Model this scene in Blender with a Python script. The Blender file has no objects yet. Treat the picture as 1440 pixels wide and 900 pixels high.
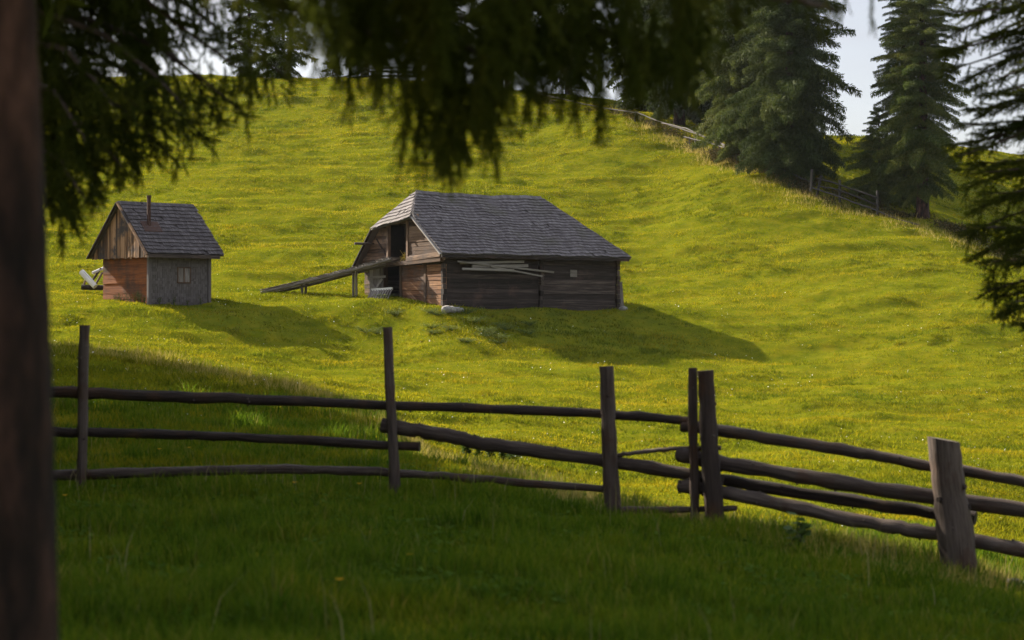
import bpy, math
import numpy as np
from mathutils import Vector, Matrix
rng = np.random.default_rng(11)
R = math.radians
sc = bpy.context.scene
COL = sc.collection
FP = 2800.0                                   # focal length in pixels of the 1440 px wide photograph

def at(px, py, d):
    return np.array([(px-720)/FP*d, d, (450-py)/FP*d])

# ------------------------------------------------------------------ mesh helpers
def link(name, me, parent=None):
    o = bpy.data.objects.new(name, me); COL.objects.link(o)
    if parent is not None: o.parent = parent
    return o

def tag(o, label=None, cat=None, group=None, kind=None):
    if label: o['label'] = label
    if cat: o['category'] = cat
    if group: o['group'] = group
    if kind: o['kind'] = kind
    return o

def empty(name, loc, rz=0.0, label=None, cat=None, group=None):
    o = bpy.data.objects.new(name, None); COL.objects.link(o)
    o.location = [float(c) for c in loc]; o.rotation_euler = (0, 0, rz)
    return tag(o, label, cat, group)

def np_mesh(name, V, F, mat, tint=None, parent=None, smooth=False, uv=None):
    """one mesh from numpy arrays; F is (m,k), every face with k corners"""
    V = np.ascontiguousarray(V, np.float32); F = np.ascontiguousarray(F, np.int32)
    me = bpy.data.meshes.new(name)
    m, k = F.shape
    me.vertices.add(len(V)); me.vertices.foreach_set('co', V.ravel())
    me.loops.add(m*k); me.loops.foreach_set('vertex_index', F.ravel())
    me.polygons.add(m); me.polygons.foreach_set('loop_start', np.arange(0, m*k, k, dtype=np.int32))
    if smooth: me.polygons.foreach_set('use_smooth', np.ones(m, bool))
    if tint is not None:
        a = me.attributes.new('tint', 'FLOAT', 'POINT'); a.data.foreach_set('value', np.ascontiguousarray(tint, np.float32))
    me.update(calc_edges=True)
    if mat: me.materials.append(mat)
    return link(name, me, parent)

class MB:
    """collects boxes, tubes and polygons, then links them as ONE mesh object"""
    def __init__(s): s.v = []; s.f = []; s.t = []; s.uv = []; s.sm = []
    def add(s, vs, fs, tint=None, uvs=None, smooth=False):
        b = len(s.v); s.v += [tuple(float(c) for c in v) for v in vs]
        t = float(rng.random()) if tint is None else tint
        s.t += [t]*len(vs)
        for i, f in enumerate(fs):
            s.f.append([b+k for k in f]); s.sm.append(smooth)
            s.uv.append(uvs[i] if uvs else [(0, 0)]*len(f))
    def box(s, x0, x1, y0, y1, z0, z1, tint=None, j=0.0):
        vs = [(x, y, z) for x in (x0, x1) for y in (y0, y1) for z in (z0, z1)]
        if j: vs = [tuple(np.array(v)+rng.uniform(-j, j, 3)) for v in vs]
        s.hexa(vs, tint)
    def hexa(s, vs, tint=None):
        """8 corners ordered x-major, y, z"""
        fs = [(0, 1, 3, 2), (4, 6, 7, 5), (0, 4, 5, 1), (2, 3, 7, 6), (0, 2, 6, 4), (1, 5, 7, 3)]
        V = [np.array(v, float) for v in vs]
        uvs = []
        ext = [np.linalg.norm(V[4]-V[0]), np.linalg.norm(V[2]-V[0]), np.linalg.norm(V[1]-V[0])]
        ax = int(np.argmax(ext)); off = rng.random(2)*20
        for f in fs:                        # v runs along the longest side, u across
            row = []
            for k in f:
                bits = ((k >> 2) & 1, (k >> 1) & 1, k & 1)
                l = bits[ax]*ext[ax]; c = sum(bits[i]*ext[i] for i in range(3) if i != ax)
                row.append((c+off[0], l+off[1]))
            uvs.append(row)
        s.add(vs, fs, tint, uvs)
    def bar(s, a, b, w, h, up=(0, 0, 1), tint=None, j=0.0):
        a = np.array(a, float); b = np.array(b, float); d = b-a; L = np.linalg.norm(d); d /= L
        up = np.array(up, float); x = np.cross(d, up); x /= np.linalg.norm(x); y = np.cross(x, d)
        vs = []
        for p in (a, b):
            for sx in (-1, 1):
                for sy in (-1, 1): vs.append(p+x*sx*w/2+y*sy*h/2+rng.uniform(-j, j, 3))
        s.hexa(vs, tint)
    def tube(s, pts, rad, n=10, tint=None, rough=0.0, cap=True):
        pts = [np.array(p, float) for p in pts]; m = len(pts)
        if not hasattr(rad, '__len__'): rad = [rad]*m
        vs, fs, uvs = [], [], []; l = 0.0; off = rng.random(2)*20; ls = []
        lob = rng.random(n)*rough
        t0 = pts[1]-pts[0]; ref = np.array((0, 0, 1.0)) if abs(t0[2]) < .8*np.linalg.norm(t0) else np.array((1.0, 0, 0))
        for i, p in enumerate(pts):
            t = pts[min(i+1, m-1)]-pts[max(i-1, 0)]; t /= np.linalg.norm(t)
            x = np.cross(ref, t); x /= np.linalg.norm(x); y = np.cross(t, x)
            if i: l += np.linalg.norm(p-pts[i-1])
            ls.append(l)
            for k in range(n):
                a = 2*math.pi*k/n; r = rad[i]*(1+lob[k]+rng.uniform(-rough, rough)*.6)
                vs.append(p+(x*math.cos(a)+y*math.sin(a))*r)
        for i in range(m-1):
            for k in range(n):
                k2 = (k+1) % n
                fs.append((i*n+k, i*n+k2, (i+1)*n+k2, (i+1)*n+k))
                c = 2*math.pi*max(rad)/n
                uvs.append([(k*c+off[0], ls[i]+off[1]), ((k+1)*c+off[0], ls[i]+off[1]), ((k+1)*c+off[0], ls[i+1]+off[1]), (k*c+off[0], ls[i+1]+off[1])])
        t = float(rng.random()) if tint is None else tint
        s.add(vs, fs, t, uvs, True)
        if cap:
            for i, rev in ((0, True), (m-1, False)):
                ring = [vs[i*n+k] for k in range(n)]
                if rev: ring = ring[::-1]
                s.add(ring, [tuple(range(n))], t, [[(v[0]*3, v[2]*.3) for v in ring]])
    def build(s, name, mat, parent=None):
        me = bpy.data.meshes.new(name); me.from_pydata(s.v, [], s.f)
        a = me.attributes.new('tint', 'FLOAT', 'POINT'); a.data.foreach_set('value', s.t)
        u = me.uv_layers.new(name='UVMap')
        u.data.foreach_set('uv', [c for f in s.uv for p in f for c in p])
        me.polygons.foreach_set('use_smooth', s.sm)
        me.materials.append(mat); me.update()
        return link(name, me, parent)

def wob(a, b, n, amp, sag=0.0):
    """a slightly crooked line of points from a to b"""
    a = np.array(a, float); b = np.array(b, float); out = []
    ph = rng.random(4)*6.28
    for i in range(n+1):
        t = i/n; w = math.sin(math.pi*t)
        o = np.array([math.sin(3.1*t*2+ph[0])*.5, math.sin(2.3*t*2+ph[1])*.4, math.sin(4.2*t*2+ph[2])+.5*math.sin(9*t+ph[3])])
        out.append(a+(b-a)*t+o*amp*w-np.array([0, 0, sag*w]))
    return out

def poly(pts, n_per=6, amp=0.006):
    """smooth line through given points"""
    pts = [np.array(p, float) for p in pts]; out = []
    for i in range(len(pts)-1):
        p0 = pts[max(i-1, 0)]; p1 = pts[i]; p2 = pts[i+1]; p3 = pts[min(i+2, len(pts)-1)]
        for k in range(n_per):
            t = k/n_per
            out.append(.5*((2*p1)+(-p0+p2)*t+(2*p0-5*p1+4*p2-p3)*t*t+(-p0+3*p1-3*p2+p3)*t**3)+rng.normal(0, amp, 3)*(0 < i+k))
    out.append(pts[-1]); return out

# ------------------------------------------------------------------ value noise
_tab = np.random.default_rng(5).random((256, 256))
def vnoise(x, y):
    xi = np.floor(x).astype(int); yi = np.floor(y).astype(int); fx = x-xi; fy = y-yi
    fx = fx*fx*(3-2*fx); fy = fy*fy*(3-2*fy)
    g = lambda a, b: _tab[a & 255, b & 255]
    return (g(xi, yi)*(1-fx)+g(xi+1, yi)*fx)*(1-fy)+(g(xi, yi+1)*(1-fx)+g(xi+1, yi+1)*fx)*fy

# ------------------------------------------------------------------ terrain
FARL = [('z', 16, 205), ('z', 0, 320), ('z', -15, 700), ('z', -25, 1600)]
FARR = [('z', 12, 205), ('z', 0, 320), ('z', -15, 700), ('z', -25, 1600)]
UP = [(350, 102), (270, 118), (190, 140), (115, 168)]
COLS = {
 -60: [(900, 10), (795, 14), (690, 20.5), (600, 28), (545, 36), (495, 44), (500, 60), (485, 76), (455, 82), (430, 86), (400, 92)]+UP+FARL,
 100: [(900, 10), (795, 14), (690, 20.5), (600, 28), (540, 36), (497, 44), (503, 60), (488, 77), (442, 83.5), (428, 86), (398, 93)]+UP+FARL,
 210: [(900, 10), (794, 14), (692, 20.3), (605, 28), (550, 36), (516, 42), (520, 60), (505, 72), (480, 79), (446, 83), (429, 85), (415, 89)]+UP+FARL,
 300: [(900, 10), (794, 14), (693, 20.2), (605, 29), (550, 36), (530, 40), (535, 60), (515, 72), (490, 79), (455, 83.3), (431, 86.2), (413, 91)]+UP+FARL,
 400: [(900, 10), (794, 14), (694, 20.1), (605, 29), (548, 37), (552, 60), (535, 68), (500, 78), (465, 82.5), (430, 86), (416, 88), (411, 91)]+UP+FARL,
 540: [(900, 10), (796, 14), (699, 20), (640, 26), (590, 32), (612, 45), (580, 60), (540, 70), (500, 80), (465, 83), (435, 84.7), (419, 86), (416, 90), (395, 95), (350, 103), (270, 118), (190, 138), (117, 164)]+FARL,
 620: [(900, 10), (797, 14), (704, 19.8), (655, 26), (662, 36), (640, 46), (600, 58), (550, 69), (510, 77), (470, 81), (440, 83.2), (428, 84), (424, 88), (402, 95), (350, 103), (270, 118), (190, 138), (121, 160)]+FARL,
 745: [(900, 10.2), (799, 14.1), (716, 19.6), (680, 24.5), (700, 33), (672, 42), (650, 47), (600, 59), (550, 70), (510, 78), (470, 83), (445, 85.6), (429.5, 86.6), (425, 90), (401, 97), (350, 104), (270, 119), (190, 138), (140, 150), (133, 160)]+FARR,
 870: [(900, 10.5), (800, 14.3), (729, 19.5), (716, 23), (748, 30), (710, 38), (650, 50), (600, 61), (550, 71), (510, 79), (470, 85), (445, 88), (431, 89.3), (428, 92), (400, 99), (350, 106), (270, 120), (163, 139), (157, 146), (152, 160)]+FARR,
 1085: [(900, 11.5), (815, 15), (757, 18.7), (762, 21), (785, 27), (740, 34), (700, 41), (650, 50), (600, 60), (550, 72), (510, 82.5), (470, 86.5), (430, 91), (400, 96), (350, 103), (270, 113), (241, 117), (215, 128), (196, 145), (190, 158)]+FARR,
 1300: [(900, 12.5), (840, 15.5), (795, 18), (828, 26), (750, 33), (700, 40), (650, 49), (600, 60), (550, 71), (500, 81), (450, 87), (400, 92.5), (350, 102), (318, 108), (300, 117), (250, 132), (212, 150), (203, 162)]+FARR,
 1440: [(900, 13), (866, 15.5), (838, 17.5), (865, 25), (800, 32), (700, 42), (600, 60), (500, 80), (450, 86), (400, 93), (372, 102), (352, 112), (300, 129), (235, 155), (222, 167)]+FARR,
}
def pchip(x, y, xq):
    x = np.asarray(x, float); y = np.asarray(y, float)
    h = np.diff(x); dl = np.diff(y)/h; m = np.zeros_like(y)
    for i in range(1, len(x)-1):
        if dl[i-1]*dl[i] > 0:
            w1 = 2*h[i]+h[i-1]; w2 = h[i]+2*h[i-1]
            m[i] = (w1+w2)/(w1/dl[i-1]+w2/dl[i])
    m[0] = dl[0]; m[-1] = dl[-1]
    k = np.clip(np.searchsorted(x, xq)-1, 0, len(x)-2)
    t = (xq-x[k])/h[k]; t2 = t*t; t3 = t2*t
    return (2*t3-3*t2+1)*y[k]+(t3-2*t2+t)*h[k]*m[k]+(-2*t3+3*t2)*y[k+1]+(t3-t2)*h[k]*m[k+1]
DG = np.arange(0, 1600.1, .25); PG = np.arange(-60, 1441, 10.)
def _table():
    keys = sorted(COLS); T = []
    for k in keys:
        ds, zs = [0., 5.], [-1.66, -1.66]
        for e in COLS[k]:
            if e[0] == 'z': ds.append(e[2]); zs.append(e[1])
            else: ds.append(e[1]); zs.append((450-e[0])/FP*e[1])
        T.append(pchip(ds, zs, DG))
    T = np.array(T)
    out = np.array([pchip(keys, T[:, j], PG) for j in range(len(DG))]).T
    def sm(A, w, ax):
        ker = np.hanning(w+2)[1:-1]; ker /= ker.sum()
        P = np.pad(A, [(w//2, w//2) if i == ax else (0, 0) for i in range(2)], mode='edge')
        return sum(ker[i]*np.take(P, range(i, i+A.shape[ax]), axis=ax) for i in range(w))
    return sm(sm(out, 9, 0), 7, 1)
TAB = _table()
def ground_z(X, Y):
    X = np.asarray(X, float); Y = np.asarray(Y, float)
    p = np.clip(720+FP*X/np.maximum(Y, 8.0), -60, 1439.9); d = np.clip(Y, 0, 1599)
    a = (p+60)/10; i = np.minimum(a.astype(int), TAB.shape[0]-2); fa = a-i
    b = d/.25; j = np.minimum(b.astype(int), TAB.shape[1]-2); fb = b-j
    z = (TAB[i, j]*(1-fa)+TAB[i+1, j]*fa)*(1-fb)+(TAB[i, j+1]*(1-fa)+TAB[i+1, j+1]*fa)*fb
    w = np.clip((Y-22)/30, 0, 1)
    wb = 1-np.exp(-(((X-1)/7.5)**2+((Y-87.5)/6)**2))*.8-np.exp(-(((X+11)/4)**2+((Y-89.5)/3.5)**2))*.9          # calmer ground round the barn
    z = z+w*np.maximum(wb, 0)*((vnoise(X/3.3+.35*np.sin(Y*.2), Y/1.2+7)-.5)*.22+np.maximum(vnoise(X/1.9+31, Y/.9)-.52, 0)*.42+np.maximum(vnoise(X/5.5+77, Y/1.15+.3*np.sin(X*.3))-.55, 0)*.34*np.clip((Y-60)/30, 0, 1)+(vnoise(X/.8+13, Y/.6)-.5)*.09+(vnoise(X/9, Y/4+50)-.5)*.22)
    z = z+(1-w)*((vnoise(X/.9, Y/.9)-.5)*.05+(vnoise(X/.35+9, Y/.35)-.5)*.025)
    return z
def gp(px, d):
    x = (px-720)/FP*d; return np.array([x, d, float(ground_z(np.array([x]), np.array([d]))[0])])

# ------------------------------------------------------------------ materials
def M(name):
    m = bpy.data.materials.new(name); m.use_nodes = True
    nt = m.node_tree; nt.nodes.clear()
    return m, nt.nodes, nt.links
def node(N, t, **k):
    n = N.new(t)
    for a, v in k.items():
        if a in n.inputs.keys(): n.inputs[a].default_value = v
        else: setattr(n, a, v)
    return n
def ramp(N, stops):
    r = N.new('ShaderNodeValToRGB'); e = r.color_ramp.elements
    while len(e) < len(stops): e.new(.5)
    for el, (p, c) in zip(e, stops): el.position = p; el.color = (*c, 1)
    return r

def leaf_mat(name, stops, transl=.35, patch=None, rough=.6, patch_scale=.35, tcol=None, spec=.12):
    """thin leaf: diffuse + a little gloss + light passing through; colour varies leaf by leaf and by patch"""
    m, N, L = M(name)
    at_ = node(N, 'ShaderNodeAttribute', attribute_name='tint')
    r = ramp(N, stops); L.new(at_.outputs['Fac'], r.inputs[0]); col = r.outputs[0]
    if patch:
        tc = N.new('ShaderNodeTexCoord')
        n1 = node(N, 'ShaderNodeTexNoise', Scale=patch_scale, Detail=4.0, Roughness=.6); pm = node(N, 'ShaderNodeMapping'); pm.inputs['Scale'].default_value = (.55, 1.15, 1.15); L.new(tc.outputs['Object'], pm.inputs[0]); L.new(pm.outputs[0], n1.inputs['Vector'])
        n1.inputs['Detail'].default_value = 6; n1.inputs['Roughness'].default_value = .72
        r2 = ramp(N, patch); L.new(n1.outputs['Fac'], r2.inputs[0])
        mx = node(N, 'ShaderNodeMix', data_type='RGBA', blend_type='MULTIPLY'); mx.inputs[0].default_value = 1
        L.new(col, mx.inputs[6]); L.new(r2.outputs[0], mx.inputs[7]); col = mx.outputs[2]
    d = node(N, 'ShaderNodeBsdfPrincipled', Roughness=rough); d.inputs['Specular IOR Level'].default_value = spec
    L.new(col, d.inputs['Base Color'])
    t = N.new('ShaderNodeBsdfTranslucent')
    if tcol:
        mm = node(N, 'ShaderNodeMix', data_type='RGBA', blend_type='MULTIPLY'); mm.inputs[0].default_value = 1
        L.new(col, mm.inputs[6]); mm.inputs[7].default_value = (*tcol, 1); L.new(mm.outputs[2], t.inputs['Color'])
    else: L.new(col, t.inputs['Color'])
    ms = N.new('ShaderNodeMixShader'); ms.inputs[0].default_value = transl
    L.new(d.outputs[0], ms.inputs[1]); L.new(t.outputs[0], ms.inputs[2])
    o = N.new('ShaderNodeOutputMaterial'); L.new(ms.outputs[0], o.inputs['Surface'])
    return m

def wood_mat(name, stops, streak=(14., 1.2), rough=.85, bump=.4, tint_amt=.5, stain=None):
    """weathered wood: grain runs along v of the uv map, each piece its own tone"""
    m, N, L = M(name)
    uv = N.new('ShaderNodeUVMap'); uv.uv_map = 'UVMap'
    mp = node(N, 'ShaderNodeMapping'); mp.inputs['Scale'].default_value = (streak[0], streak[1], 1)
    L.new(uv.outputs[0], mp.inputs[0])
    n1 = node(N, 'ShaderNodeTexNoise', Scale=1.6, Detail=7.0, Roughness=.65); L.new(mp.outputs[0], n1.inputs['Vector'])
    at_ = node(N, 'ShaderNodeAttribute', attribute_name='tint')
    ma = node(N, 'ShaderNodeMath', operation='MULTIPLY_ADD'); L.new(at_.outputs['Fac'], ma.inputs[0]); ma.inputs[1].default_value = tint_amt
    sb = node(N, 'ShaderNodeMath', operation='SUBTRACT'); L.new(n1.outputs['Fac'], sb.inputs[0]); sb.inputs[1].default_value = tint_amt/2
    L.new(sb.outputs[0], ma.inputs[2])
    r = ramp(N, stops); L.new(ma.outputs[0], r.inputs[0]); col = r.outputs[0]
    mc = node(N, 'ShaderNodeMapping'); mc.inputs['Scale'].default_value = (streak[0]*2.2, streak[1]*.55, 1); L.new(uv.outputs[0], mc.inputs[0])
    nc = node(N, 'ShaderNodeTexNoise', Scale=1.3, Detail=3.0, Roughness=.5); L.new(mc.outputs[0], nc.inputs['Vector'])
    rc = ramp(N, [(.30, (.25, .23, .22)), (.40, (1, 1, 1))]); L.new(nc.outputs['Fac'], rc.inputs[0])
    tc = N.new('ShaderNodeTexCoord')
    if stain:                       # patches of another weathering colour
        n2 = node(N, 'ShaderNodeTexNoise', Scale=stain[1], Detail=4.0, Roughness=.65); L.new(tc.outputs['Object'], n2.inputs['Vector'])
        rs = ramp(N, [(stain[2], (0, 0, 0)), (stain[3], (1, 1, 1))]); L.new(n2.outputs['Fac'], rs.inputs[0])
        mx = node(N, 'ShaderNodeMix', data_type='RGBA', blend_type='MIX'); L.new(rs.outputs[0], mx.inputs[0])
        L.new(col, mx.inputs[6]); mx.inputs[7].default_value = (*stain[0], 1); col = mx.outputs[2]
    mk = node(N, 'ShaderNodeMix', data_type='RGBA', blend_type='MULTIPLY'); mk.inputs[0].default_value = 1
    L.new(col, mk.inputs[6]); L.new(rc.outputs[0], mk.inputs[7]); col = mk.outputs[2]
    p = node(N, 'ShaderNodeBsdfPrincipled', Roughness=rough); p.inputs['Specular IOR Level'].default_value = .25
    L.new(col, p.inputs['Base Color'])
    b = node(N, 'ShaderNodeBump', Strength=bump, Distance=.02); L.new(n1.outputs['Fac'], b.inputs['Height']); L.new(b.outputs[0], p.inputs['Normal'])
    o = N.new('ShaderNodeOutputMaterial'); L.new(p.outputs[0], o.inputs['Surface'])
    return m

def plain_mat(name, stops, scale, rough=.9, bump=.5, vec='Object', scl=(1, 1, 1), metal=0.0, spec=.2):
    m, N, L = M(name)
    tc = N.new('ShaderNodeTexCoord'); mp = node(N, 'ShaderNodeMapping'); mp.inputs['Scale'].default_value = scl
    L.new(tc.outputs[vec], mp.inputs[0])
    n1 = node(N, 'ShaderNodeTexNoise', Scale=scale, Detail=8.0, Roughness=.65); L.new(mp.outputs[0], n1.inputs['Vector'])
    r = ramp(N, stops); L.new(n1.outputs['Fac'], r.inputs[0])
    p = node(N, 'ShaderNodeBsdfPrincipled', Roughness=rough); p.inputs['Specular IOR Level'].default_value = spec
    p.inputs['Metallic'].default_value = metal
    L.new(r.outputs[0], p.inputs['Base Color'])
    b = node(N, 'ShaderNodeBump', Strength=bump, Distance=.03); L.new(n1.outputs['Fac'], b.inputs['Height']); L.new(b.outputs[0], p.inputs['Normal'])
    o = N.new('ShaderNodeOutputMaterial'); L.new(p.outputs[0], o.inputs['Surface'])
    return m

PATCH = [(.32, (.40, .56, .7)), (.43, (.76, .90, .95)), (.51, (1.0, 1.0, 1)), (.60, (1.10, 1.02, 1)), (.72, (1.36, 1.08, 1.4))]
mat_ground = plain_mat('meadow_soil', [(.3, (.06, .072, .004)), (.5, (.10, .105, .006)), (.7, (.15, .13, .008))], 1.4, bump=.6, spec=0)
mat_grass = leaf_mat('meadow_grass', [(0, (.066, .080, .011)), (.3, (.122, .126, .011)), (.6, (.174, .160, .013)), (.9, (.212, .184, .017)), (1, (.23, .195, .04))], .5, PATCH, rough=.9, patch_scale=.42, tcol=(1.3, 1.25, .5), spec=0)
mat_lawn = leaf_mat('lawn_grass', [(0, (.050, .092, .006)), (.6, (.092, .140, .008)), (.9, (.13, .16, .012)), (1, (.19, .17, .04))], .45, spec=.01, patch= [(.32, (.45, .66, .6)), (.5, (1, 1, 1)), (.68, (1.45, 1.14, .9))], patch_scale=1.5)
mat_dry = leaf_mat('dry_grass', [(0, (.20, .17, .03)), (.6, (.32, .25, .06)), (1, (.42, .33, .13))], .4, spec=0)
mat_weed = leaf_mat('weed_leaves', [(0, (.035, .065, .010)), (1, (.08, .12, .025))], .4)
mat_nettle = leaf_mat('nettle_leaves', [(0, (.10, .135, .02)), (1, (.19, .20, .07))], .5, spec=0)
mat_brush = leaf_mat('brush_leaves', [(0, (.030, .034, .012)), (.6, (.060, .052, .020)), (1, (.13, .085, .035))], .3, spec=0)
mat_clover = leaf_mat('clover_leaves', [(0, (.045, .085, .010)), (1, (.10, .155, .025))], .4, spec=0)
mat_stem = leaf_mat('dead_stems', [(0, (.14, .13, .04)), (1, (.30, .25, .12))], .4, spec=0)
mat_flower = leaf_mat('white_flowers', [(0, (.62, .62, .55)), (1, (.8, .8, .76))], .3)
mat_dandelion = leaf_mat('yellow_flowers', [(0, (.55, .28, .01)), (1, (.7, .42, .02))], .3)
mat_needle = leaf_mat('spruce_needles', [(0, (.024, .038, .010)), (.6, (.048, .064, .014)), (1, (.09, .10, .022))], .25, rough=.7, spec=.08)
mat_needle_lit = leaf_mat('spruce_needles_sunlit', [(0, (.032, .052, .012)), (.6, (.075, .092, .018)), (1, (.14, .14, .03))], .33, rough=.7, spec=.08)  # lighter needle copy; sunshine on these spruces is put into the colour
mat_needle_near = leaf_mat('near_spruce_needles', [(0, (.030, .042, .006)), (.6, (.062, .074, .010)), (1, (.11, .108, .020))], .48, rough=.75, spec=.05)
mat_bark = plain_mat('spruce_bark', [(.36, (.004, .002, .0014)), (.46, (.017, .008, .0055)), (.56, (.042, .019, .013)), (.66, (.095, .044, .031))], 6, bump=1.0, scl=(1, 1, .4))
mat_twig = plain_mat('twig_bark', [(.3, (.035, .025, .018)), (.7, (.08, .055, .04))], 20)
mat_rail = wood_mat('fence_wood', [(.2, (.022, .014, .011)), (.5, (.054, .037, .029)), (.8, (.115, .086, .070))], streak=(16, 1.5), bump=.8, stain=((.062, .030, .016), 2.2, .5, .68))
mat_far_rail = wood_mat('bleached_rail_shaded', [(.2, (.022, .018, .015)), (.8, (.085, .073, .062))], tint_amt=.9)  # bleached wood darkened; spruce shade over the fence is put into the colour
mat_shingle = wood_mat('old_shingles', [(.15, (.048, .038, .037)), (.5, (.102, .085, .084)), (.85, (.20, .175, .174))], streak=(20, 2.), tint_amt=.3, stain=((.085, .075, .058), .8, .52, .75))
mat_shingle_dark = wood_mat('dark_shingles', [(.15, (.030, .023, .022)), (.5, (.070, .057, .056)), (.85, (.14, .12, .12))], streak=(18, 2.), tint_amt=.3)
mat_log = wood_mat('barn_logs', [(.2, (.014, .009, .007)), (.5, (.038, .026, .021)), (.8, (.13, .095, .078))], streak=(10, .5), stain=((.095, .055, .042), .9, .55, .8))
mat_gable = wood_mat('gable_planks', [(.2, (.028, .015, .009)), (.5, (.092, .052, .031)), (.8, (.22, .138, .09))], streak=(11, .8), tint_amt=.6, stain=((.06, .042, .036), 1.4, .48, .7))
mat_orange = wood_mat('orange_logs', [(.2, (.055, .022, .010)), (.5, (.165, .073, .032)), (.8, (.31, .165, .08))], streak=(12, .8), stain=((.10, .07, .055), 1.0, .48, .7))
mat_grey = wood_mat('grey_timber', [(.2, (.07, .056, .047)), (.5, (.155, .13, .112)), (.8, (.30, .265, .235))], streak=(14, 1))
mat_plank = wood_mat('stored_planks', [(.2, (.06, .048, .038)), (.5, (.135, .115, .095)), (.8, (.24, .21, .18))], streak=(14, 1))
mat_pale = wood_mat('pale_timber', [(.2, (.42, .38, .34)), (.8, (.72, .68, .62))], streak=(14, 1), tint_amt=.3)
mat_rust = wood_mat('burnt_orange_wall', [(.2, (.08, .022, .006)), (.5, (.21, .062, .013)), (.8, (.31, .105, .026))], streak=(9, .5), tint_amt=.35, stain=((.05, .026, .016), .9, .46, .70))
mat_lath = wood_mat('grey_lath_wall', [(.2, (.066, .054, .050)), (.5, (.100, .083, .077)), (.8, (.150, .128, .12))], streak=(14, 1), tint_amt=.25)
mat_board = wood_mat('brown_boards', [(.2, (.035, .018, .010)), (.5, (.12, .060, .028)), (.8, (.30, .17, .09))], streak=(14, .8), tint_amt=.9, stain=((.045, .034, .032), .9, .5, .62))
mat_dark = plain_mat('interior_shade_panel', [(.3, (.012, .010, .009)), (.7, (.025, .020, .018))], 3)  # near-black, stands in for the shade inside the barn openings
mat_pipe = plain_mat('rusty_pipe', [(.3, (.04, .022, .018)), (.7, (.09, .045, .03))], 14, rough=.7, metal=.3)
mat_stone = plain_mat('field_stone', [(.3, (.12, .105, .09)), (.7, (.30, .275, .25))], 7)
mat_rustleaf = leaf_mat('rust_leaf', [(0, (.30, .11, .03)), (1, (.42, .17, .05))], .4)

# ------------------------------------------------------------------ ground
def build_ground():
    xs = np.concatenate([-np.geomspace(700, 46, 26), np.arange(-45, 45.01, .3), np.geomspace(46, 700, 26)])
    ys = np.concatenate([-np.geomspace(300, 9, 18), np.arange(-8, 8, .8), np.arange(8, 30, .2), np.arange(30, 172, .3), np.geomspace(172.5, 1500, 50)])
    X, Y = np.meshgrid(xs, ys); Z = ground_z(X, Y)
    V = np.stack([X, Y, Z], -1).reshape(-1, 3); nx = len(xs); ny = len(ys)
    i = np.arange(nx*ny).reshape(ny, nx)
    F = np.stack([i[:-1, :-1], i[:-1, 1:], i[1:, 1:], i[1:, :-1]], -1).reshape(-1, 4)
    return tag(np_mesh('ground', V, F, mat_ground, smooth=True), kind='structure')
build_ground()

# ------------------------------------------------------------------ footprints kept free of grass
BARN = (at(622, 428, 84.0), R(34), 9.31, 6.6)
SHED = (at(210, 428, 85.0), R(42), 3.02, 3.83)
def inside(X, Y, pad=0.05):
    r = np.zeros(len(X), bool)
    for o, th, l, w in (BARN, SHED):
        dx = X-o[0]; dy = Y-o[1]
        u = dx*math.cos(th)+dy*math.sin(th); v = -dx*math.sin(th)+dy*math.cos(th)
        r |= (u > -pad) & (u < l+pad) & (v > -pad) & (v < w+pad)
    return r

# ------------------------------------------------------------------ grass (uncountable)
def frustum_points(n, d0, d1, power, margin=.03):
    """random ground points, density falling with distance from the near end"""
    e = 2-power
    t = rng.random(n)
    d = (d0**e+t*(d1**e-d0**e))**(1/e)
    u = rng.uniform(-.257-margin, .257+margin, n)
    return u*d, d

def blades(X, Y, h, w, seg2=False, lean=.35, tint=None):
    n = len(X); Z = ground_z(X, Y)
    a = rng.random(n)*2*math.pi; la = rng.random(n)*2*math.pi; ll = h*lean*rng.random(n)*2
    bx = np.cos(a)*w/2; by = np.sin(a)*w/2
    tx = np.cos(la)*ll; ty = np.sin(la)*ll
    base = np.stack([X, Y, Z-.01], -1)
    off = np.stack([bx, by, np.zeros(n)], -1)
    tip = base+np.stack([tx, ty, h], -1)
    if tint is None: tint = rng.random(n)
    if not seg2:
        V = np.stack([base-off, base+off, tip], 1).reshape(-1, 3)
        return V, np.arange(3*n).reshape(n, 3), np.repeat(tint, 3)
    mid = base+np.stack([tx*.3, ty*.3, h*.6], -1)
    V = np.stack([base-off, base+off, mid-off*.75, mid+off*.75, tip], 1).reshape(-1, 3)
    b = 5*np.arange(n)[:, None]
    F = np.concatenate([b+np.array([[0, 1, 3]]), b+np.array([[0, 3, 2]]), b+np.array([[2, 3, 4]])], 0)
    return V, F, np.repeat(tint, 5)

def clump(X, Y):
    d = Y
    return .45+1.3*vnoise(X/.9+3, Y/.6)*vnoise(X/3.1, Y/1.7+11)+.7*np.clip((vnoise(X/.45, Y/.4)-.6)*3, 0, 1)

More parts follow.
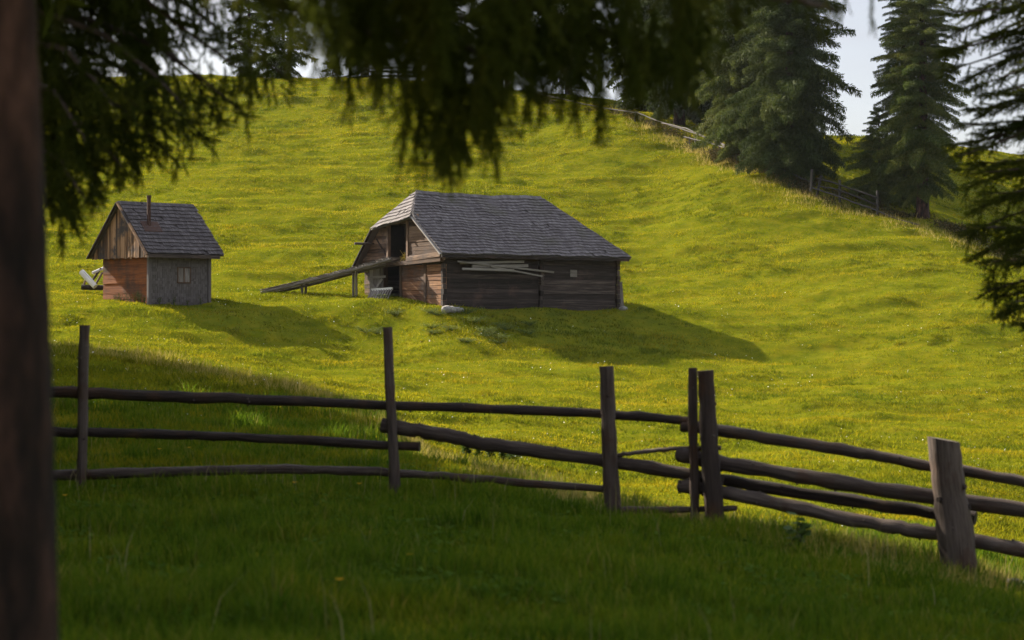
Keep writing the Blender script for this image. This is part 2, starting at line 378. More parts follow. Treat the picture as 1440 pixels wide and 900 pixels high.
def meadow():
    X, Y = frustum_points(760000, 23, 172, 1.35)
    k = ~inside(X, Y); X = X[k]; Y = Y[k]
    c = clump(X, Y)
    h = (.045+.06*rng.random(len(X)))*c*1.2; w = .009+.00042*Y
    tn = np.clip(.16+rng.random(len(X))*.55+.55*(vnoise(X/2.3+70, Y/1.1)-.35), 0, 1)
    # darker tussocks of taller grass
    nT = 24000; tx, ty = frustum_points(nT, 32, 165, 1.1); keep = (vnoise(tx/4+8, ty/2+3) > .5) & ~inside(tx, ty, .4); tx = tx[keep]; ty = ty[keep]
    rT = .06+.16*rng.random(len(tx))**2; m = 16
    ax = (tx[:, None]+rng.normal(0, 1, (len(tx), m))*rT[:, None]*1.7).ravel(); ay = (ty[:, None]+rng.normal(0, 1, (len(tx), m))*rT[:, None]).ravel()
    ah = (np.repeat(.06+rT*.7, m))*rng.uniform(.6, 1.2, len(ax)); X = np.concatenate([X, ax]); Y = np.concatenate([Y, ay]); h = np.concatenate([h, ah])
    w = np.concatenate([w, .010+.00036*ay]); tn = np.concatenate([tn, rng.uniform(0, .22, len(ax))])
    V, F, t = blades(X, Y, h, w, lean=.85, tint=tn)
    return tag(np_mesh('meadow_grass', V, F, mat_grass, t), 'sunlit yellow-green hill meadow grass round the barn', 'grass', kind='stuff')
meadow()
def lawn():
    X, Y = frustum_points(210000, 7.5, 34, 1.2, .05)
    c = clump(X*1.4, Y*1.4)*(.6+.9*vnoise(X/.55+60, Y/.7))
    h = (.06+.09*rng.random(len(X)))*c*1.2; w = .007+.0003*Y
    V, F, t = blades(X, Y, h, w, True, .4)
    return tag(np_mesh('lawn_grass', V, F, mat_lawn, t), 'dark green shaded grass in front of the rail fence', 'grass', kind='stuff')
lawn()
def dry():
    XX = []; YY = []
    lines = [([(60, 45), (210, 42.5), (400, 37.5), (540, 32), (620, 27.5), (720, 24.5), (860, 21.8), (1000, 20.2), (1120, 19.4), (1290, 18.4), (1440, 17.8)], 30000, 1.1),
             ([(880, 137.5), (960, 130), (1010, 124), (1060, 117), (1145, 112.3), (1300, 107.3), (1440, 101.5)], 6500, .6)]
    Ws = []
    for l, n, s in lines:
        l = np.array(l, float); t = rng.random(n)*(len(l)-1); i = t.astype(int); f = (t-i)[:, None]
        p = l[i]*(1-f)+l[i+1]*f
        d = p[:, 1]+rng.normal(0, s, n)*p[:, 1]**.5*.22; XX.append((p[:, 0]-720)/FP*d); YY.append(d)
    X = np.concatenate(XX); Y = np.concatenate(YY); k = vnoise(X/1.2, Y/.8) > .38; X = X[k]; Y = Y[k]
    h = .1+.22*rng.random(len(X))**2; w = .004+.00022*Y
    V, F, t = blades(X, Y, h*(.7+.006*Y), w, False, .4)
    return tag(np_mesh('dry_grass', V, F, mat_dry, t), 'straw coloured dry grass along the bank and the hill fence', 'grass', kind='stuff')
dry()

def undergrowth():  # brush carried along the fence, also standing in for the trees' shadow band
    l = np.array([(740, 151), (880, 139), (960, 131), (1010, 125.5), (1060, 118.5), (1145, 113.3), (1300, 108.5), (1440, 103)], float)
    n = 5200; t = rng.random(n)*(len(l)-1); t = np.where(rng.random(n) < .6, np.clip(t, 3, 7), t); i = np.minimum(t.astype(int), len(l)-2); f = (t-i)[:, None]
    p = l[i]*(1-f)+l[i+1]*f; d = p[:, 1]+rng.normal(.4, .8, n); X = (p[:, 0]-720)/FP*d
    k = vnoise(X/1.6+4, d/1.6) > .42; X = X[k]; d = d[k]; n = len(X); H = (.12+.5*vnoise(X/1.1, d/1.1+40))
    Z = ground_z(X, d); V = []
    for q in range(9):
        z = Z+H*rng.random(n); o = np.stack([X+rng.normal(0, .18, n), d+rng.normal(0, .18, n), z], -1)
        a = rng.normal(0, 1, (n, 3)); a /= np.linalg.norm(a, axis=1)[:, None]; b = np.cross(a, rng.normal(0, 1, (n, 3))); b /= np.linalg.norm(b, axis=1)[:, None]
        V.append(np.stack([o, o+a*.07+b*.03, o+a*.15, o+a*.07-b*.03], 1).reshape(-1, 3))
    V = np.concatenate(V); m = len(V)//4
    return tag(np_mesh('undergrowth', V, np.arange(4*m).reshape(m, 4), mat_brush, np.repeat(rng.random(m), 4)), 'dark brownish brush under the spruces, drawn out along the hill fence as their shade strip', 'undergrowth', kind='stuff')
undergrowth()
def lawn_weeds():
    X, Y = frustum_points(9000, 8, 24, 1.0, .04); k = vnoise(X/.7+20, Y/.7) > .48; X = X[k]; Y = Y[k]; n = len(X)
    z = ground_z(X, Y)+.03+.06*rng.random(n); V = []
    for q in range(3):
        a = rng.random(n)*6.28; dr = np.stack([np.cos(a), np.sin(a), rng.uniform(-.1, .5, n)], -1); o = np.stack([X, Y, z], -1)
        b = np.stack([-np.sin(a), np.cos(a), rng.normal(0, .3, n)], -1); s_ = (.025+.03*rng.random(n))[:, None]
        V.append(np.stack([o, o+dr*s_*.5+b*s_*.38, o+dr*s_, o+dr*s_*.5-b*s_*.38], 1).reshape(-1, 3))
    V = np.concatenate(V); m = len(V)//4
    return tag(np_mesh('lawn_weeds', V, np.arange(4*m).reshape(m, 4), mat_clover, np.repeat(rng.random(m), 4)), 'small round clover and plantain leaves among the shaded lawn grass', 'weeds', kind='stuff')
lawn_weeds()
def stems():
    X, Y = frustum_points(2200, 9, 26, .8, .04)
    fx = np.interp(720+FP*X/Y, [0, 555, 1000, 1440], [20.6, 20.0, 19.1, 17.8]); near = np.abs(Y-fx)
    k = rng.random(len(X)) < np.exp(-(near/.9)**2)*.8+.05; X = X[k]; Y = Y[k]; n = len(X)
    V, F, t = blades(X, Y, .18+.28*rng.random(n), np.full(n, .007), True, .3)
    return tag(np_mesh('dry_stems', V, F, mat_stem, t), 'thin dead grass stems standing in the lawn and round the fence posts', 'grass', kind='stuff')
stems()
def flower_field():
    X, Y = frustum_points(2300, 30, 95, 1.0); k = (vnoise(X/3, Y/3) > .50) & ~inside(X, Y, .3); X = X[k]; Y = Y[k]
    n = len(X); Z = ground_z(X, Y)+.09+.08*rng.random(n); s = (.007+.00014*Y)*(.4+1.1*rng.random(n)**2)
    ang = np.arange(6)*math.pi/3
    tilt = rng.normal(0, .5, (n, 2))
    V = np.stack([X[:, None]+np.cos(ang)*s[:, None], Y[:, None]+np.sin(ang)*s[:, None], Z[:, None]+(np.cos(ang)*tilt[:, :1]+np.sin(ang)*tilt[:, 1:])*s[:, None]], -1).reshape(-1, 3)
    return tag(np_mesh('white_flowers', V, np.arange(6*n).reshape(n, 6), mat_flower, np.repeat(rng.random(n), 6)), 'tiny white flowers dotted through the sunlit meadow', 'flowers', kind='stuff')
flower_field()

# ------------------------------------------------------------------ spruce templates
def rotm(ax, a):
    return np.array(Matrix.Rotation(a, 3, Vector(ax)))
def kite(p, d, l, w, nrm):
    d = d/np.linalg.norm(d); s = np.cross(d, nrm); n_ = np.linalg.norm(s)
    s = s/n_ if n_ > 1e-6 else np.array([1., 0, 0])
    return [p, p+d*l*.45+s*w/2, p+d*l, p+d*l*.45-s*w/2]

def far_branch(seed):
    """a unit-long drooping spruce branch along +x made of many small needle sprays"""
    r = np.random.default_rng(seed); V = []
    n = 15
    for i in range(n):
        s = .10+.9*i/(n-1); p = np.array([s, 0, -.16*s*s+.05*math.sin(s*3)])
        V += kite(p-np.array([.07, 0, 0]), np.array([1, 0, r.uniform(-.4, .1)]), .2, .08, r.normal(0, 1, 3))
        side = .42*(1-s)**.8+.06
        for sg in (-1, 1):
            m = int(2+side*8)
            d = np.array([.62+r.uniform(-.2, .2), sg*.75, r.uniform(-.35, .1)])
            for q in range(m):
                t = (q+r.random()*.6)/m; pp = p+d*side*t+np.array([0, 0, -.25*side*t*t])
                dd = d+r.normal(0, .35, 3)+np.array([0, 0, -.5*r.random()])
                V += kite(pp, dd, r.uniform(.09, .17), r.uniform(.035, .065), r.normal(0, 1, 3))
                if r.random() < .6: V += kite(pp, np.array([r.uniform(-.3, .5), r.uniform(-.4, .4), -1]), r.uniform(.09, .20), r.uniform(.03, .055), r.normal(0, 1, 3))
    return np.array(V)
def fine_branch(seed):
    """the same branch with three times as many, smaller sprays hanging from it"""
    r = np.random.default_rng(seed); V = []; n = 22
    for i in range(n):
        s = .08+.92*i/(n-1); p = np.array([s, 0, -.16*s*s+.05*math.sin(s*3)])
        for q in range(2): V += kite(p-np.array([.04, 0, 0]), np.array([1, r.normal(0, .3), r.uniform(-.5, .2)]), .09, .03, r.normal(0, 1, 3))
        side = .40*(1-s)**.8+.05
        for sg in (-1, 1):
            m = int(4+side*19); d = np.array([.62+r.uniform(-.2, .2), sg*.75, r.uniform(-.3, .1)])
            for q in range(m):
                t = (q+r.random()*.6)/m; pp = p+d*side*t+np.array([0, 0, -.25*side*t*t])
                V += kite(pp, d+r.normal(0, .4, 3), r.uniform(.035, .068), r.uniform(.009, .017), r.normal(0, 1, 3))
                for z in range(3 if r.random() < .6 else 2):
                    V += kite(pp+np.array([r.normal(0, .012), r.normal(0, .012), -.03*z]), np.array([r.uniform(-.35, .5), r.uniform(-.45, .45), -1]), r.uniform(.035, .08), r.uniform(.009, .017), r.normal(0, 1, 3))
    return np.array(V)
FARB = [far_branch(s) for s in range(6)]
FINE = [fine_branch(s) for s in range(5)]

def crown(H, h0, Rm, seed, shape=1.0, whorl=.34, nper=(5, 8), scale_w=1.0, gap=.0, widen=None, fine=False):
    """all sprays of one spruce crown in tree-local coordinates"""
    r = np.random.default_rng(seed); out = []; tint = []
    z = h0
    while z < H-.1:
        f = (z-h0)/(H-h0)
        rad = Rm*((1-f)**shape)*min(1, .55+2.2*f)+.12
        if widen: rad *= widen(f)
        k = r.integers(*nper); a0 = r.random()*6.28
        for b in range(k):
            if r.random() < gap: continue
            a = a0+b*6.28/k+r.normal(0, .25); ln = rad*r.uniform(.62, 1.18)
            pitch = R(-22+48*f)+r.normal(0, .12)
            T = (FINE if fine else FARB)[r.integers(5)]
            S = np.diag([ln, max(ln, .8)*.85*scale_w*r.choice([-1, 1]), max(ln, 1.0)*.9])
            Mx = rotm((0, 0, 1), a) @ rotm((0, 1, 0), -pitch) @ rotm((1, 0, 0), r.normal(0, .25)) @ S
            v = T @ Mx.T+np.array([0, 0, z+r.normal(0, .12)])
            out.append(v); tint.append(np.repeat(np.clip(r.normal(.5, .22, len(T)//4)+r.normal(0, .12), 0, 1), 4))
        z += whorl*r.uniform(.75, 1.25)*(1-.35*f)
    return np.concatenate(out), np.concatenate(tint)

def spruce(name, base, H, h0, Rm, seed, label, mat=None, shape=1.0, group=None, trunk_r=.22, **kw):
    t = empty(name, base, 0, label, 'tree', group)
    V, ti = crown(H, h0, Rm, seed, shape, **kw)
    np_mesh('crown', V, np.arange(len(V)).reshape(-1, 4), mat or mat_needle, ti, t)
    mb = MB(); mb.tube([(0, 0, -.4), (0.0, 0, .25), (.03, .02, H*.3), (0, 0, H*.6), (0, 0, H*.97)], [trunk_r*1.35, trunk_r*1.05, trunk_r*.8, trunk_r*.5, .02], 9, rough=.08)
    mb.build('trunk', mat_bark, t)
    return t

# ------------------------------------------------------------------ trees on the hill
G1 = 'spruces along the hill crest'
def on(px, d): return gp(px, d)
spruce('spruce_tree', on(1110, 116), 21.5, .4, 4.4, 21, 'broad dark spruce nearest the gap in the hill fence', shape=.75, fine=True, group=G1, trunk_r=.3)
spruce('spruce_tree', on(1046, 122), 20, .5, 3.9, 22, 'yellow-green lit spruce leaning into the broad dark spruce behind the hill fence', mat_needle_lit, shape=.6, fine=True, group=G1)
spruce('spruce_tree', on(1080, 131), 24, .8, 3.8, 29, 'tall spruce squeezed between the lit one and the broad dark one', shape=.75, fine=True, group=G1)
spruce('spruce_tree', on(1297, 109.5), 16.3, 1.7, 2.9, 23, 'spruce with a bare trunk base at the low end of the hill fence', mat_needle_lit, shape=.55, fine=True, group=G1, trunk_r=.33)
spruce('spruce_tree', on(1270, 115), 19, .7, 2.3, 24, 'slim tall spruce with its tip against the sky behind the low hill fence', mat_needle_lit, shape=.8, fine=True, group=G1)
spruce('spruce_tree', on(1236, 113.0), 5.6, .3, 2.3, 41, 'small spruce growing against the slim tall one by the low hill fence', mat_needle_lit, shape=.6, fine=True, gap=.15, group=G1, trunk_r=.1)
spruce('spruce_tree', on(955, 138), 20, 1.3, 3.7, 25, 'dark spruce with visible trunk beside the upper hill fence rail', shape=.6, fine=True, group=G1, trunk_r=.36)
spruce('spruce_tree', on(905, 148), 19, 1.0, 3.4, 26, 'dark spruce behind the hanging twigs at the top of the hill fence', shape=.7, group=G1)
spruce('spruce_tree', on(1000, 141), 20, .2, 4.2, 27, 'dark spruce filling the gap between the trunked one and the lit one', shape=.7, fine=True, group=G1)
spruce('spruce_tree', on(398, 172), 10.5, .2, 2.9, 31, 'small dark spruce alone on the skyline left of the crest fence', shape=.6, gap=.45, group=G1)
spruce('spruce_tree', on(350, 176), 14, .2, 2.4, 32, 'slender spruce on the skyline half hidden by near left twigs', shape=.6, gap=.3, group=G1)
spruce('spruce_tree', on(513, 168), 16, 2.6, 3.3, 33, 'bare-stemmed spruce standing in the crest fence line', shape=.6, group=G1, trunk_r=.36)
spruce('spruce_tree', on(617, 166), 18, 2.2, 3.2, 34, 'spruce with stout trunk at the right end of the crest fence', shape=.6, group=G1, trunk_r=.45)
spruce('spruce_tree', on(716, 160), 18, 2.0, 3.2, 35, 'spruce trunk on the crest behind the longest hanging twigs', shape=.6, group=G1, trunk_r=.34)
spruce('spruce_tree', on(800, 158), 18, 1.6, 3.4, 36, 'dark spruce on the crest between hanging twigs and hill fence', shape=.6, group=G1, trunk_r=.3)
spruce('spruce_tree', on(468, 178), 4.2, .1, 1.5, 37, 'little round-topped spruce at the left end of the crest fence', shape=.6, group=G1, trunk_r=.1)
# trees just outside the frame on the left: they shade the lawn
G2 = 'spruces left of the view that shade the lawn'
for i, (x, y, H, rm) in enumerate([(-21.5, 55, 11, 1.5), (-18.0, 49, 14, 3.0), (-16.2, 44.5, 12, 2.8), (-14.6, 40, 10.5, 2.6), (-12.4, 35, 10, 2.4), (-11.0, 31, 11, 2.5), (-10.2, 28, 14, 2.6), (-9.0, 24.5, 14, 2.6), (-7.8, 20, 14, 2.4), (-13.5, 27, 17, 3.2), (-10.5, 16, 15, 3.2), (-9.3, 18.6, 15, 2.8), (-12.5, 21, 17, 3.2), (-6.4, 14.5, 14, 2.2)]):
    spruce('spruce_tree', (x, y, float(ground_z(np.array([x]), np.array([float(y)]))[0])), H, .8, rm, 50+i, 'dense spruce in the row outside the left edge of the view', shape=.7, group=G2)

# ------------------------------------------------------------------ near spruces: needle by needle
def shoot(seed, L=.12, nn=58, nl=.0175, nw=.0056):
    """one leafy shoot along +x: stem and single needles"""
    r = np.random.default_rng(seed); V = []
    for i in range(nn):
        s = L*(i+.5)/nn; a = r.random()*6.28; p = np.array([s, 0, 0])
        d = np.array([.85, math.cos(a)*.8, math.sin(a)*.8]); d /= np.linalg.norm(d)
        q = np.cross(d, r.normal(0, 1, 3)); q /= np.linalg.norm(q)
        l = nl*r.uniform(.7, 1.15)
        V += [p-q*nw/2, p+q*nw/2, p+d*l]
    a = np.array([0, 0, 0]); b = np.array([L, 0, 0]); w = .003
    V += [a+[0, w, 0], a-[0, w, 0], b]; V += [a+[0, 0, w], a-[0, 0, w], b]
    return np.array(V)
SHOOT = [shoot(s) for s in range(5)]
def frame(d, roll):
    d = d/np.linalg.norm(d); up = np.array([0, 0, 1.]) if abs(d[2]) < .95 else np.array([0, 1., 0])
    y = np.cross(up, d); y /= np.linalg.norm(y); z = np.cross(d, y)
    return np.stack([d, y*math.cos(roll)+z*math.sin(roll), -y*math.sin(roll)+z*math.cos(roll)], 1)
LENS = (.12, .2, .3, .42, .58, .78)
def branchlet(seed, L, hang=True):
    """branchlet of real length L along +x; hang: side shoots trail along the stem, else they fan out"""
    r = np.random.default_rng(seed); out = []; n = max(2, int(round(L/(.055 if hang else .045))))
    ph = r.random()*6
    axis = lambda s: np.array([s*L, .03*L*math.sin(s*5+ph), .03*L*math.cos(s*4+ph)])
    m = max(1, int(round(L/.105)))
    for i in range(m):
        out.append(SHOOT[r.integers(5)] @ (frame(axis((i+1)/m)-axis(i/m)+r.normal(0, .003, 3), r.random()*6)*(L/m/.112)*np.array([1, 1, 1])).T+axis(i/m))
    for i in range(n):
        s = (i+.3)/n; p = axis(s)
        for sg in (-1, 1):
            if r.random() < .22: continue
            ln = min(.26, (.34 if hang else .42)*L*(1-s)+.05)*r.uniform(.65, 1.2)
            d = np.array([.9 if hang else .62, sg*(.42 if hang else .75)+r.normal(0, .12), r.normal(0, .28 if hang else .16)])
            d /= np.linalg.norm(d); k = max(1, int(round(ln/.11)))
            for q in range(k):
                out.append(SHOOT[r.integers(5)] @ (frame(d+r.normal(0, .12, 3), r.random()*6)*(ln/k/.115)).T+p+d*ln*q/k)
    return np.concatenate(out)
HANG = {L: [branchlet(s+int(L*100), L, True) for s in range(3)] for L in LENS}
FAN = {L: [branchlet(20+s+int(L*100), L, False) for s in range(3)] for L in LENS[:5]}

def lay(items):
    """items: (template, origin, direction, length, roll) -> vertices, tint"""
    out = []; ti = []
    for T, o, d, l, roll in items:
        Lk = min(T, key=lambda q: abs(math.log(q/max(l, .01)))); f = min(max(l/Lk, .7), 1.3); T = T[Lk][rng.integers(3)]
        out.append((T @ (frame(np.array(d, float), roll)*f).T+np.array(o)).astype(np.float32))
        ti.append(np.repeat(np.clip(rng.normal(.45, .2)+rng.normal(0, .12, len(T)//3), 0, 1), 3))
    return np.concatenate(out), np.concatenate(ti)

def near_tree(name, base, label, limbs, items, upper, trunk_pts, trunk_r):
    t = empty(name, base, 0, label, 'tree'); b = np.array(base)
    zz = np.array([p[2] for p in trunk_pts]); zf = np.concatenate([np.linspace(zz[0], min(zz[0]+4, zz[-1]), 50), np.linspace(min(zz[0]+4, zz[-1]), zz[-1], 14)[1:]])
    mb = MB(); mb.tube([np.array([np.interp(z, zz, [p[0] for p in trunk_pts]), np.interp(z, zz, [p[1] for p in trunk_pts]), z])-b for z in zf], [float(np.interp(z, zz, trunk_r)) for z in zf], 28, rough=.022); mb.build('trunk', mat_bark, t)
    for pts, r0, r1 in limbs:
        mb = MB(); pp = poly([np.array(p)-b for p in pts], 6, .004)
        mb.tube(pp, list(np.linspace(r0, r1, len(pp))), 7, rough=.12); mb.build('branch', mat_twig, t)
    V, ti = lay(items)
    np_mesh('twigs', V-b, np.arange(len(V)).reshape(-1, 3), mat_needle_near, ti, t)
    if upper is not None:
        V, ti = upper; np_mesh('crown', V, np.arange(len(V)).reshape(-1, 4), mat_needle_near, ti, t)
    return t

def interp_poly(pts, x):
    p = np.array(pts, float); return np.interp(x, p[:, 0], p[:, 1])
DOWN = np.array([0, 0, -1.])

# 1: the trunk at the left edge, its limbs cross the top of the view
def tree_one():
    base = np.array([-1.44, 5.0, -1.75])
    trunk = [(-1.44, 5.0, -1.85), (-1.44, 5, -1.0), (-1.455, 5, 0), (-1.49, 5.0, 1.2), (-1.52, 5, 3), (-1.5, 5, 7), (-1.5, 5, 13)]
    tr = [.33, .30, .285, .265, .24, .17, .02]
    limbs = []; items = []
    def limb(pts, r0=.03, r1=.008):
        limbs.append((pts, r0, r1))
    start = (-1.5, 5.0, 1.25)
    mains = [
        [start, at(250, -60, 5.6), at(400, 5, 6.0), at(500, 40, 6.3), at(620, 60, 6.6), at(740, 85, 6.9)],
        [(-1.5, 5, 1.45), at(350, -100, 5.8), at(600, -30, 6.4), at(780, 20, 6.9), at(900, 70, 7.2), at(960, 110, 7.4)],
        [(-1.5, 5, 1.6), at(450, -140, 6), at(800, -70, 6.8), at(1000, -20, 7.3), at(1120, 0, 7.5), at(1180, 15, 7.6)],
        [(-1.5, 5, 1.5), at(300, -120, 5.9), at(520, -40, 6.8), at(660, 30, 7.2), at(830, 60, 7.6)],
    ]
    for m in mains: limb(m)
    bot = [(330, -20), (380, 40), (410, 70), (440, 90), (470, 115), (520, 125), (560, 130), (600, 140), (640, 150), (700, 150), (760, 140), (820, 140), (870, 145), (930, 138), (975, 128), (1000, 85), (1040, 40), (1100, 22), (1150, 22), (1185, 45)]
    top_dens = [(330, .3), (430, .9), (500, 1.), (900, 1.0), (985, .8), (1030, .3), (1190, .22)]
    for m in mains:
        pp = poly(m, 10, 0)
        for k in range(len(pp)-1):
            p = pp[k]; px = 720+FP*p[0]/p[1]; py = 450-FP*p[2]/p[1]
            if px < 300 or px > 1200: continue
            dens = interp_poly(top_dens, px)
            for q in range(3):
                if rng.random() > dens: continue
                pq = p+(pp[k+1]-p)*rng.random()+np.array([rng.normal(0, .10), rng.normal(0, .28), rng.normal(0, .05)])
                px2 = 720+FP*pq[0]/pq[1]; py2 = 450-FP*pq[2]/pq[1]
                yb = interp_poly(bot, px2)
                full = max((yb-py2)/FP*pq[1], .06)
                l = full*rng.uniform(.2, 1.05)
                l = min(l, .75) if l > .1 else .1
                d = np.array([rng.normal(0, .13), rng.normal(0, .16), -1])
                items.append((HANG, pq, d, l, rng.random()*6.28))
                # leafy side sprays along the limb itself
                if rng.random() < .4:
                    d2 = np.array([rng.uniform(.2, .9), rng.normal(0, .8), rng.uniform(-.5, .25)])
                    l2 = min(.45, max(.1, (yb-py2)/FP*pq[1]*.8))
                    items.append((FAN, pq, d2, l2, rng.normal(0, .5)))
    # the deep tassels
    for px, y0, yb, n, sp in ((645, 90, 282, 9, 17), (612, 90, 265, 6, 17), (582, 95, 272, 3, 7), (672, 90, 265, 6, 15), (700, 90, 215, 6, 13), (560, 70, 165, 4, 12), (497, 55, 182, 3, 6), (525, 55, 175, 3, 6), (850, 90, 212, 4, 6), (785, 80, 195, 5, 16), (740, 80, 200, 5, 14), (815, 80, 165, 4, 10), (900, 60, 165, 6, 14), (950, 50, 145, 6, 14), (985, 30, 130, 4, 8), (620, 80, 190, 5, 34), (690, 80, 180, 5, 40)):
        for q in range(n):
            d_ = rng.uniform(6.3, 7.3); x = px+rng.normal(0, sp); a = y0+rng.uniform(-25, 45); e = yb-abs(rng.normal(0, 32))
            e = max(e, a+30)
            items.append((HANG, at(x, a, d_), np.array([rng.normal(0, .10), rng.normal(0, .1), -1]), (e-a)/FP*d_, rng.random()*6.28))
    V, ti = crown(14, 4.0, 2.7, 77, .8, whorl=.3)
    return near_tree('spruce_tree', base, 'big near spruce whose thick trunk fills the left edge of the view', limbs, items, (V, ti), trunk, tr)
tree_one()

# 2: second spruce just behind it
def tree_two():
    d0 = 10.6; base = gp(22, d0); bx = base[0]
    trunk = [base+np.array([0, 0, -.1]), (bx, d0, 0), (bx, d0, 2), (bx+.03, d0, 6), (bx, d0, 11)]
    tr = [.17, .15, .13, .09, .01]
    limbs = []; items = []
    ends = [(-190, 330, -40, 10.9), (-150, 300, 20, 10.2), (-120, 385, 30, 11.0), (-90, 412, 118, 10.6), (-60, 350, 110, 10.0), (-40, 300, 130, 11.3), (0, 345, 160, 10.4), (10, 260, 150, 9.7), (40, 290, 195, 11.0),
            (70, 235, 190, 10.0), (90, 250, 230, 10.7), (130, 190, 220, 11.2), (150, 175, 240, 10.2), (190, 145, 265, 10.8), (215, 120, 280, 10.0), (250, 100, 315, 10.6), (-100, 240, 40, 11.6), (-20, 200, 90, 11.8), (60, 160, 150, 9.6), (120, 120, 200, 9.6), (-170, 180, -30, 9.8)]
    bot = [(40, 385), (70, 375), (95, 365), (110, 315), (150, 295), (175, 262), (210, 275), (250, 258), (300, 228), (340, 205), (380, 178), (412, 135), (430, 118)]
    for y0, xe, ye, de in ends:
        s = np.array([bx, d0, (450-y0)/FP*d0]); e = at(xe, ye, de)
        mid = s*.45+e*.55+np.array([0, 0, .12]); pts = [s, mid, e]
        limbs.append((pts, .022, .004))
        pp = poly(pts, 12, 0); n = len(pp)
        for k in range(2, n):
            p = pp[k]; f = k/n
            for q in range(3):
                if rng.random() < .3: continue
                pq = p+np.array([rng.normal(0, .05), rng.normal(0, .22*(1.1-f)+.03), rng.normal(0, .03)])
                px2 = 720+FP*pq[0]/pq[1]; py2 = 450-FP*pq[2]/pq[1]; yb = interp_poly(bot, px2)
                full = (yb-py2)/FP*pq[1]
                if full < .03: continue
                l = min(full*rng.uniform(.6, 1), rng.uniform(.12, .34)*(1.15-.45*f))
                if l < .05: continue
                if rng.random() < .62: items.append((HANG, pq, np.array([rng.normal(.12, .16), rng.normal(0, .2), -1]), l, rng.random()*6.28))
                else: items.append((FAN, pq, np.array([rng.uniform(.3, 1), rng.normal(0, .8), rng.uniform(-.55, .05)]), min(l, .3), rng.normal(0, .4)))
        items.append((FAN, e-(e-mid)/np.linalg.norm(e-mid)*.2, (e-mid), .22, 0))
    V, ti = crown(12.5, 3.9, 2.2, 78, .8, whorl=.4)
    return near_tree('spruce_tree', base, 'drooping spruce behind the big trunk hanging over the shed', limbs, items, (V, ti), trunk, tr)
tree_two()

# 3: the younger spruce at the right edge
def tree_three():
    d0 = 14.0; px0 = 1585; base = gp(px0, d0); bx = base[0]
    trunk = [base+np.array([0, 0, -.1]), (bx, d0, -.5), (bx, d0, 1.5), (bx, d0, 4.5), (bx, d0, 8.5)]
    tr = [.12, .11, .09, .06, .01]
    limbs = []; items = []
    left = [(-120, 1345), (-40, 1330), (20, 1332), (60, 1338), (85, 1325), (130, 1362), (170, 1352), (210, 1332), (250, 1350), (300, 1352), (340, 1362), (380, 1385), (415, 1378), (450, 1428), (480, 1445)]
    ys = list(np.arange(-130, 470, 22))
    for k, y in enumerate(ys):
        for rep in range(2):
            ye = y+rng.uniform(-8, 12); xe = interp_poly(left, ye)+abs(rng.normal(0, 16))+rep*rng.uniform(5, 45); de = d0+rng.uniform(-.9, .9)
            e = at(xe, ye, de); s = np.array([bx, d0, e[2]+rng.uniform(.25, .75)])
            mid = s*.5+e*.5+np.array([0, 0, -.10]); pts = [s, mid, e]
            limbs.append((pts, .016, .004)); pp = poly(pts, 10, 0); n = len(pp)
            for i in range(4, n):
                f = i/n; p = pp[i]
                dirn = pp[min(i+1, n-1)]-pp[i-1]; dirn /= np.linalg.norm(dirn)
                for sg in (-1, 1):
                    side = np.array([dirn[1], -dirn[0], 0])*sg
                    if rng.random() < .48: continue
                    l = (.42*(1-f)+.10)*rng.uniform(.6, 1.15)
                    items.append((FAN, p, dirn*.75+side*.75+np.array([0, 0, rng.uniform(-.35, .05)]), l, rng.normal(0, .3)))
                if rng.random() < .25: items.append((HANG, p, np.array([-.25, rng.normal(0, .2), -1]), rng.uniform(.1, .2), rng.random()*6))
            items.append((FAN, e-dirn*.12, dirn+np.array([0, 0, .12]), .17, 0))
    V, ti = crown(9.5, 5.3, 1.5, 79, .8, whorl=.35)
    return near_tree('spruce_tree', base, 'dark young spruce reaching in from the right edge of the view', limbs, items, (V, ti), trunk, tr)
tree_three()

# ------------------------------------------------------------------ rail fence
def post(parent, base, top, bot, w0, w1, d, rough=.09, slant=0.0, n=12):
    a = at(*bot, d)-base; b = at(*top, d)-base
    a = a+(a-b)/np.linalg.norm(a-b)*.18
    r0 = w0/2/FP*d; r1 = w1/2/FP*d
    pts = wob(a, b, 16, .012); mb = MB()
    rr = [r0+(r1-r0)*i/16*1.0+rng.normal(0, .045)*r1 for i in range(17)]
    mb.tube(pts, rr, n, rough=rough)
    for q in range(9):                         # knots and snags
        i = rng.integers(3, 15); p = pts[i]; ang = rng.random()*6.28; dd = np.array([math.cos(ang), math.sin(ang), rng.uniform(-.2, .5)])
        mb.tube([p+dd*r1*.6, p+dd*r1*1.22], [r1*.3, r1*.18], 6)
    o = mb.build('post', mat_rail, parent)
    if slant:                                  # an axe-cut sloping top
        zt = max(v.co.z for v in o.data.vertices)
        for v in o.data.vertices:
            if v.co.z > zt-.06: v.co.z -= slant*(v.co.x-b[0])
    return o
def rail(parent, base, pts, t0, t1, d_off=.10, name='rail'):
    P = [at(x, y, d+d_off)-base for x, y, d in pts]
    pp = poly(P, 9, .004); n = len(pp); dm = pts[0][2]
    rr = [(t0+(t1-t0)*i/(n-1))/2/FP*dm*(1+rng.normal(0, .05)) for i in range(n)]
    mb = MB(); mb.tube(pp, rr, 10, rough=.11)
    for q in range(int(np.linalg.norm(P[-1]-P[0])*4)):
        i = rng.integers(1, n-1); ang = rng.random()*6.28; dd = np.array([rng.uniform(-.4, .4), math.cos(ang), math.sin(ang)])
        mb.tube([pp[i]+dd*rr[i]*.6, pp[i]+dd*rr[i]*1.25], [rr[i]*.3, rr[i]*.15], 6)
    return mb.build(name, mat_rail, parent)
def fd(px): return float(np.interp(px, [-60, 117, 555, 858, 1000, 1340, 1520], [20.7, 20.5, 20, 19.5, 19, 18, 17.6]))
